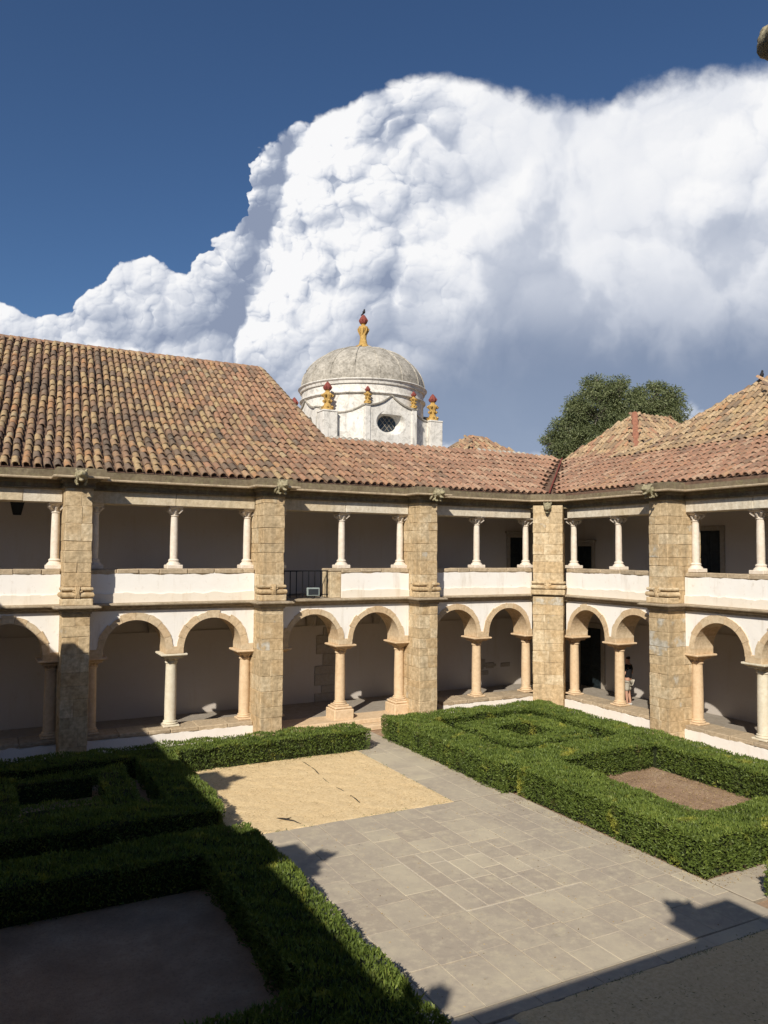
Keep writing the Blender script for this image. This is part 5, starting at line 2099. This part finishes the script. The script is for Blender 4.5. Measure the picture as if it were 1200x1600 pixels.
# ------------------------------------------------------------------ person behind the column
def skin_mesh(name, verts, edges, radii, mat, sub=2):
    me = bpy.data.meshes.new(name)
    me.from_pydata(verts, edges, [])
    o = bpy.data.objects.new(name, me)
    COL.objects.link(o)
    o.modifiers.new('s', 'SKIN')
    for i, r in enumerate(radii):
        me.skin_vertices[0].data[i].radius = (r, r) if not isinstance(r, tuple) else r
    me.skin_vertices[0].data[0].use_root = True
    sb = o.modifiers.new('d', 'SUBSURF')
    sb.levels = sb.render_levels = sub
    dg = bpy.context.evaluated_depsgraph_get()
    ev = bpy.data.meshes.new_from_object(o.evaluated_get(dg))
    bpy.data.objects.remove(o)
    ev.materials.clear()
    ev.materials.append(M[mat])
    ev.polygons.foreach_set('use_smooth', [True] * len(ev.polygons))
    ev.name = name
    return ev


ps = empty('person', (21.15, -2.73, Z_FLOOR + 0.002), math.radians(20))
tag(ps, 'person in a black t-shirt and beige shorts standing behind the arcade column', 'person')
# body: pelvis at the root, faces local +y (away from the viewer)
V = [(0, 0, 0.92), (0, 0, 1.10), (0, -0.01, 1.30), (0, 0, 1.44), (0, 0.01, 1.53), (0, 0.02, 1.64), (0, 0.03, 1.73),
     (-0.10, 0, 0.88), (-0.11, 0.02, 0.50), (-0.11, -0.01, 0.10), (-0.11, 0.10, 0.04),
     (0.10, 0, 0.88), (0.13, 0.05, 0.50), (0.14, -0.02, 0.10), (0.15, 0.09, 0.04),
     (-0.20, 0, 1.42), (-0.27, 0.02, 1.14), (-0.22, 0.20, 1.00),
     (0.20, 0, 1.42), (0.30, -0.02, 1.16), (0.20, 0.12, 1.00)]
E = [(0, 1), (1, 2), (2, 3), (3, 4), (4, 5), (5, 6), (0, 7), (7, 8), (8, 9), (9, 10), (0, 11), (11, 12), (12, 13), (13, 14),
     (3, 15), (15, 16), (16, 17), (3, 18), (18, 19), (19, 20)]
Rr = [(0.15, 0.10), (0.14, 0.10), (0.165, 0.11), (0.11, 0.08), 0.068, 0.085, 0.075, 0.085, 0.062, 0.040, 0.038, 0.085, 0.062, 0.040, 0.038,
      0.055, 0.042, 0.030, 0.055, 0.042, 0.030]
put('body', skin_mesh('body', V, E, Rr, 'skin'), ps)
Vs = [(0, 0, 0.93), (0, 0, 1.10), (0, -0.01, 1.30), (0, 0, 1.45), (-0.20, 0, 1.42), (-0.245, 0.01, 1.24), (0.20, 0, 1.42), (0.262, -0.01, 1.24)]
Es = [(0, 1), (1, 2), (2, 3), (3, 4), (4, 5), (3, 6), (6, 7)]
put('shirt', skin_mesh('shirt', Vs, Es, [(0.175, 0.125), (0.165, 0.12), (0.185, 0.13), (0.12, 0.09), 0.075, 0.068, 0.075, 0.068], 'shirt'), ps)
Vs = [(0, 0, 0.93), (-0.105, 0, 0.84), (-0.115, 0.015, 0.52), (0.105, 0, 0.84), (0.13, 0.035, 0.52)]
put('shorts', skin_mesh('shorts', Vs, [(0, 1), (1, 2), (0, 3), (3, 4)], [(0.165, 0.125), 0.105, 0.095, 0.105, 0.095], 'shorts'), ps)
put('hair', skin_mesh('hair', [(0, 0.0, 1.66), (0, 0.0, 1.73), (0, 0.02, 1.77)], [(0, 1), (1, 2)], [0.085, 0.092, 0.07], 'hair'), ps)
for q in (-0.11, 0.15):
    b = MB()
    b.cbox(q - 0.05, q + 0.05, -0.08, 0.19, 0.0, 0.09, 0.03)
    b.build('shoe', M['shoe'], ps, 60)
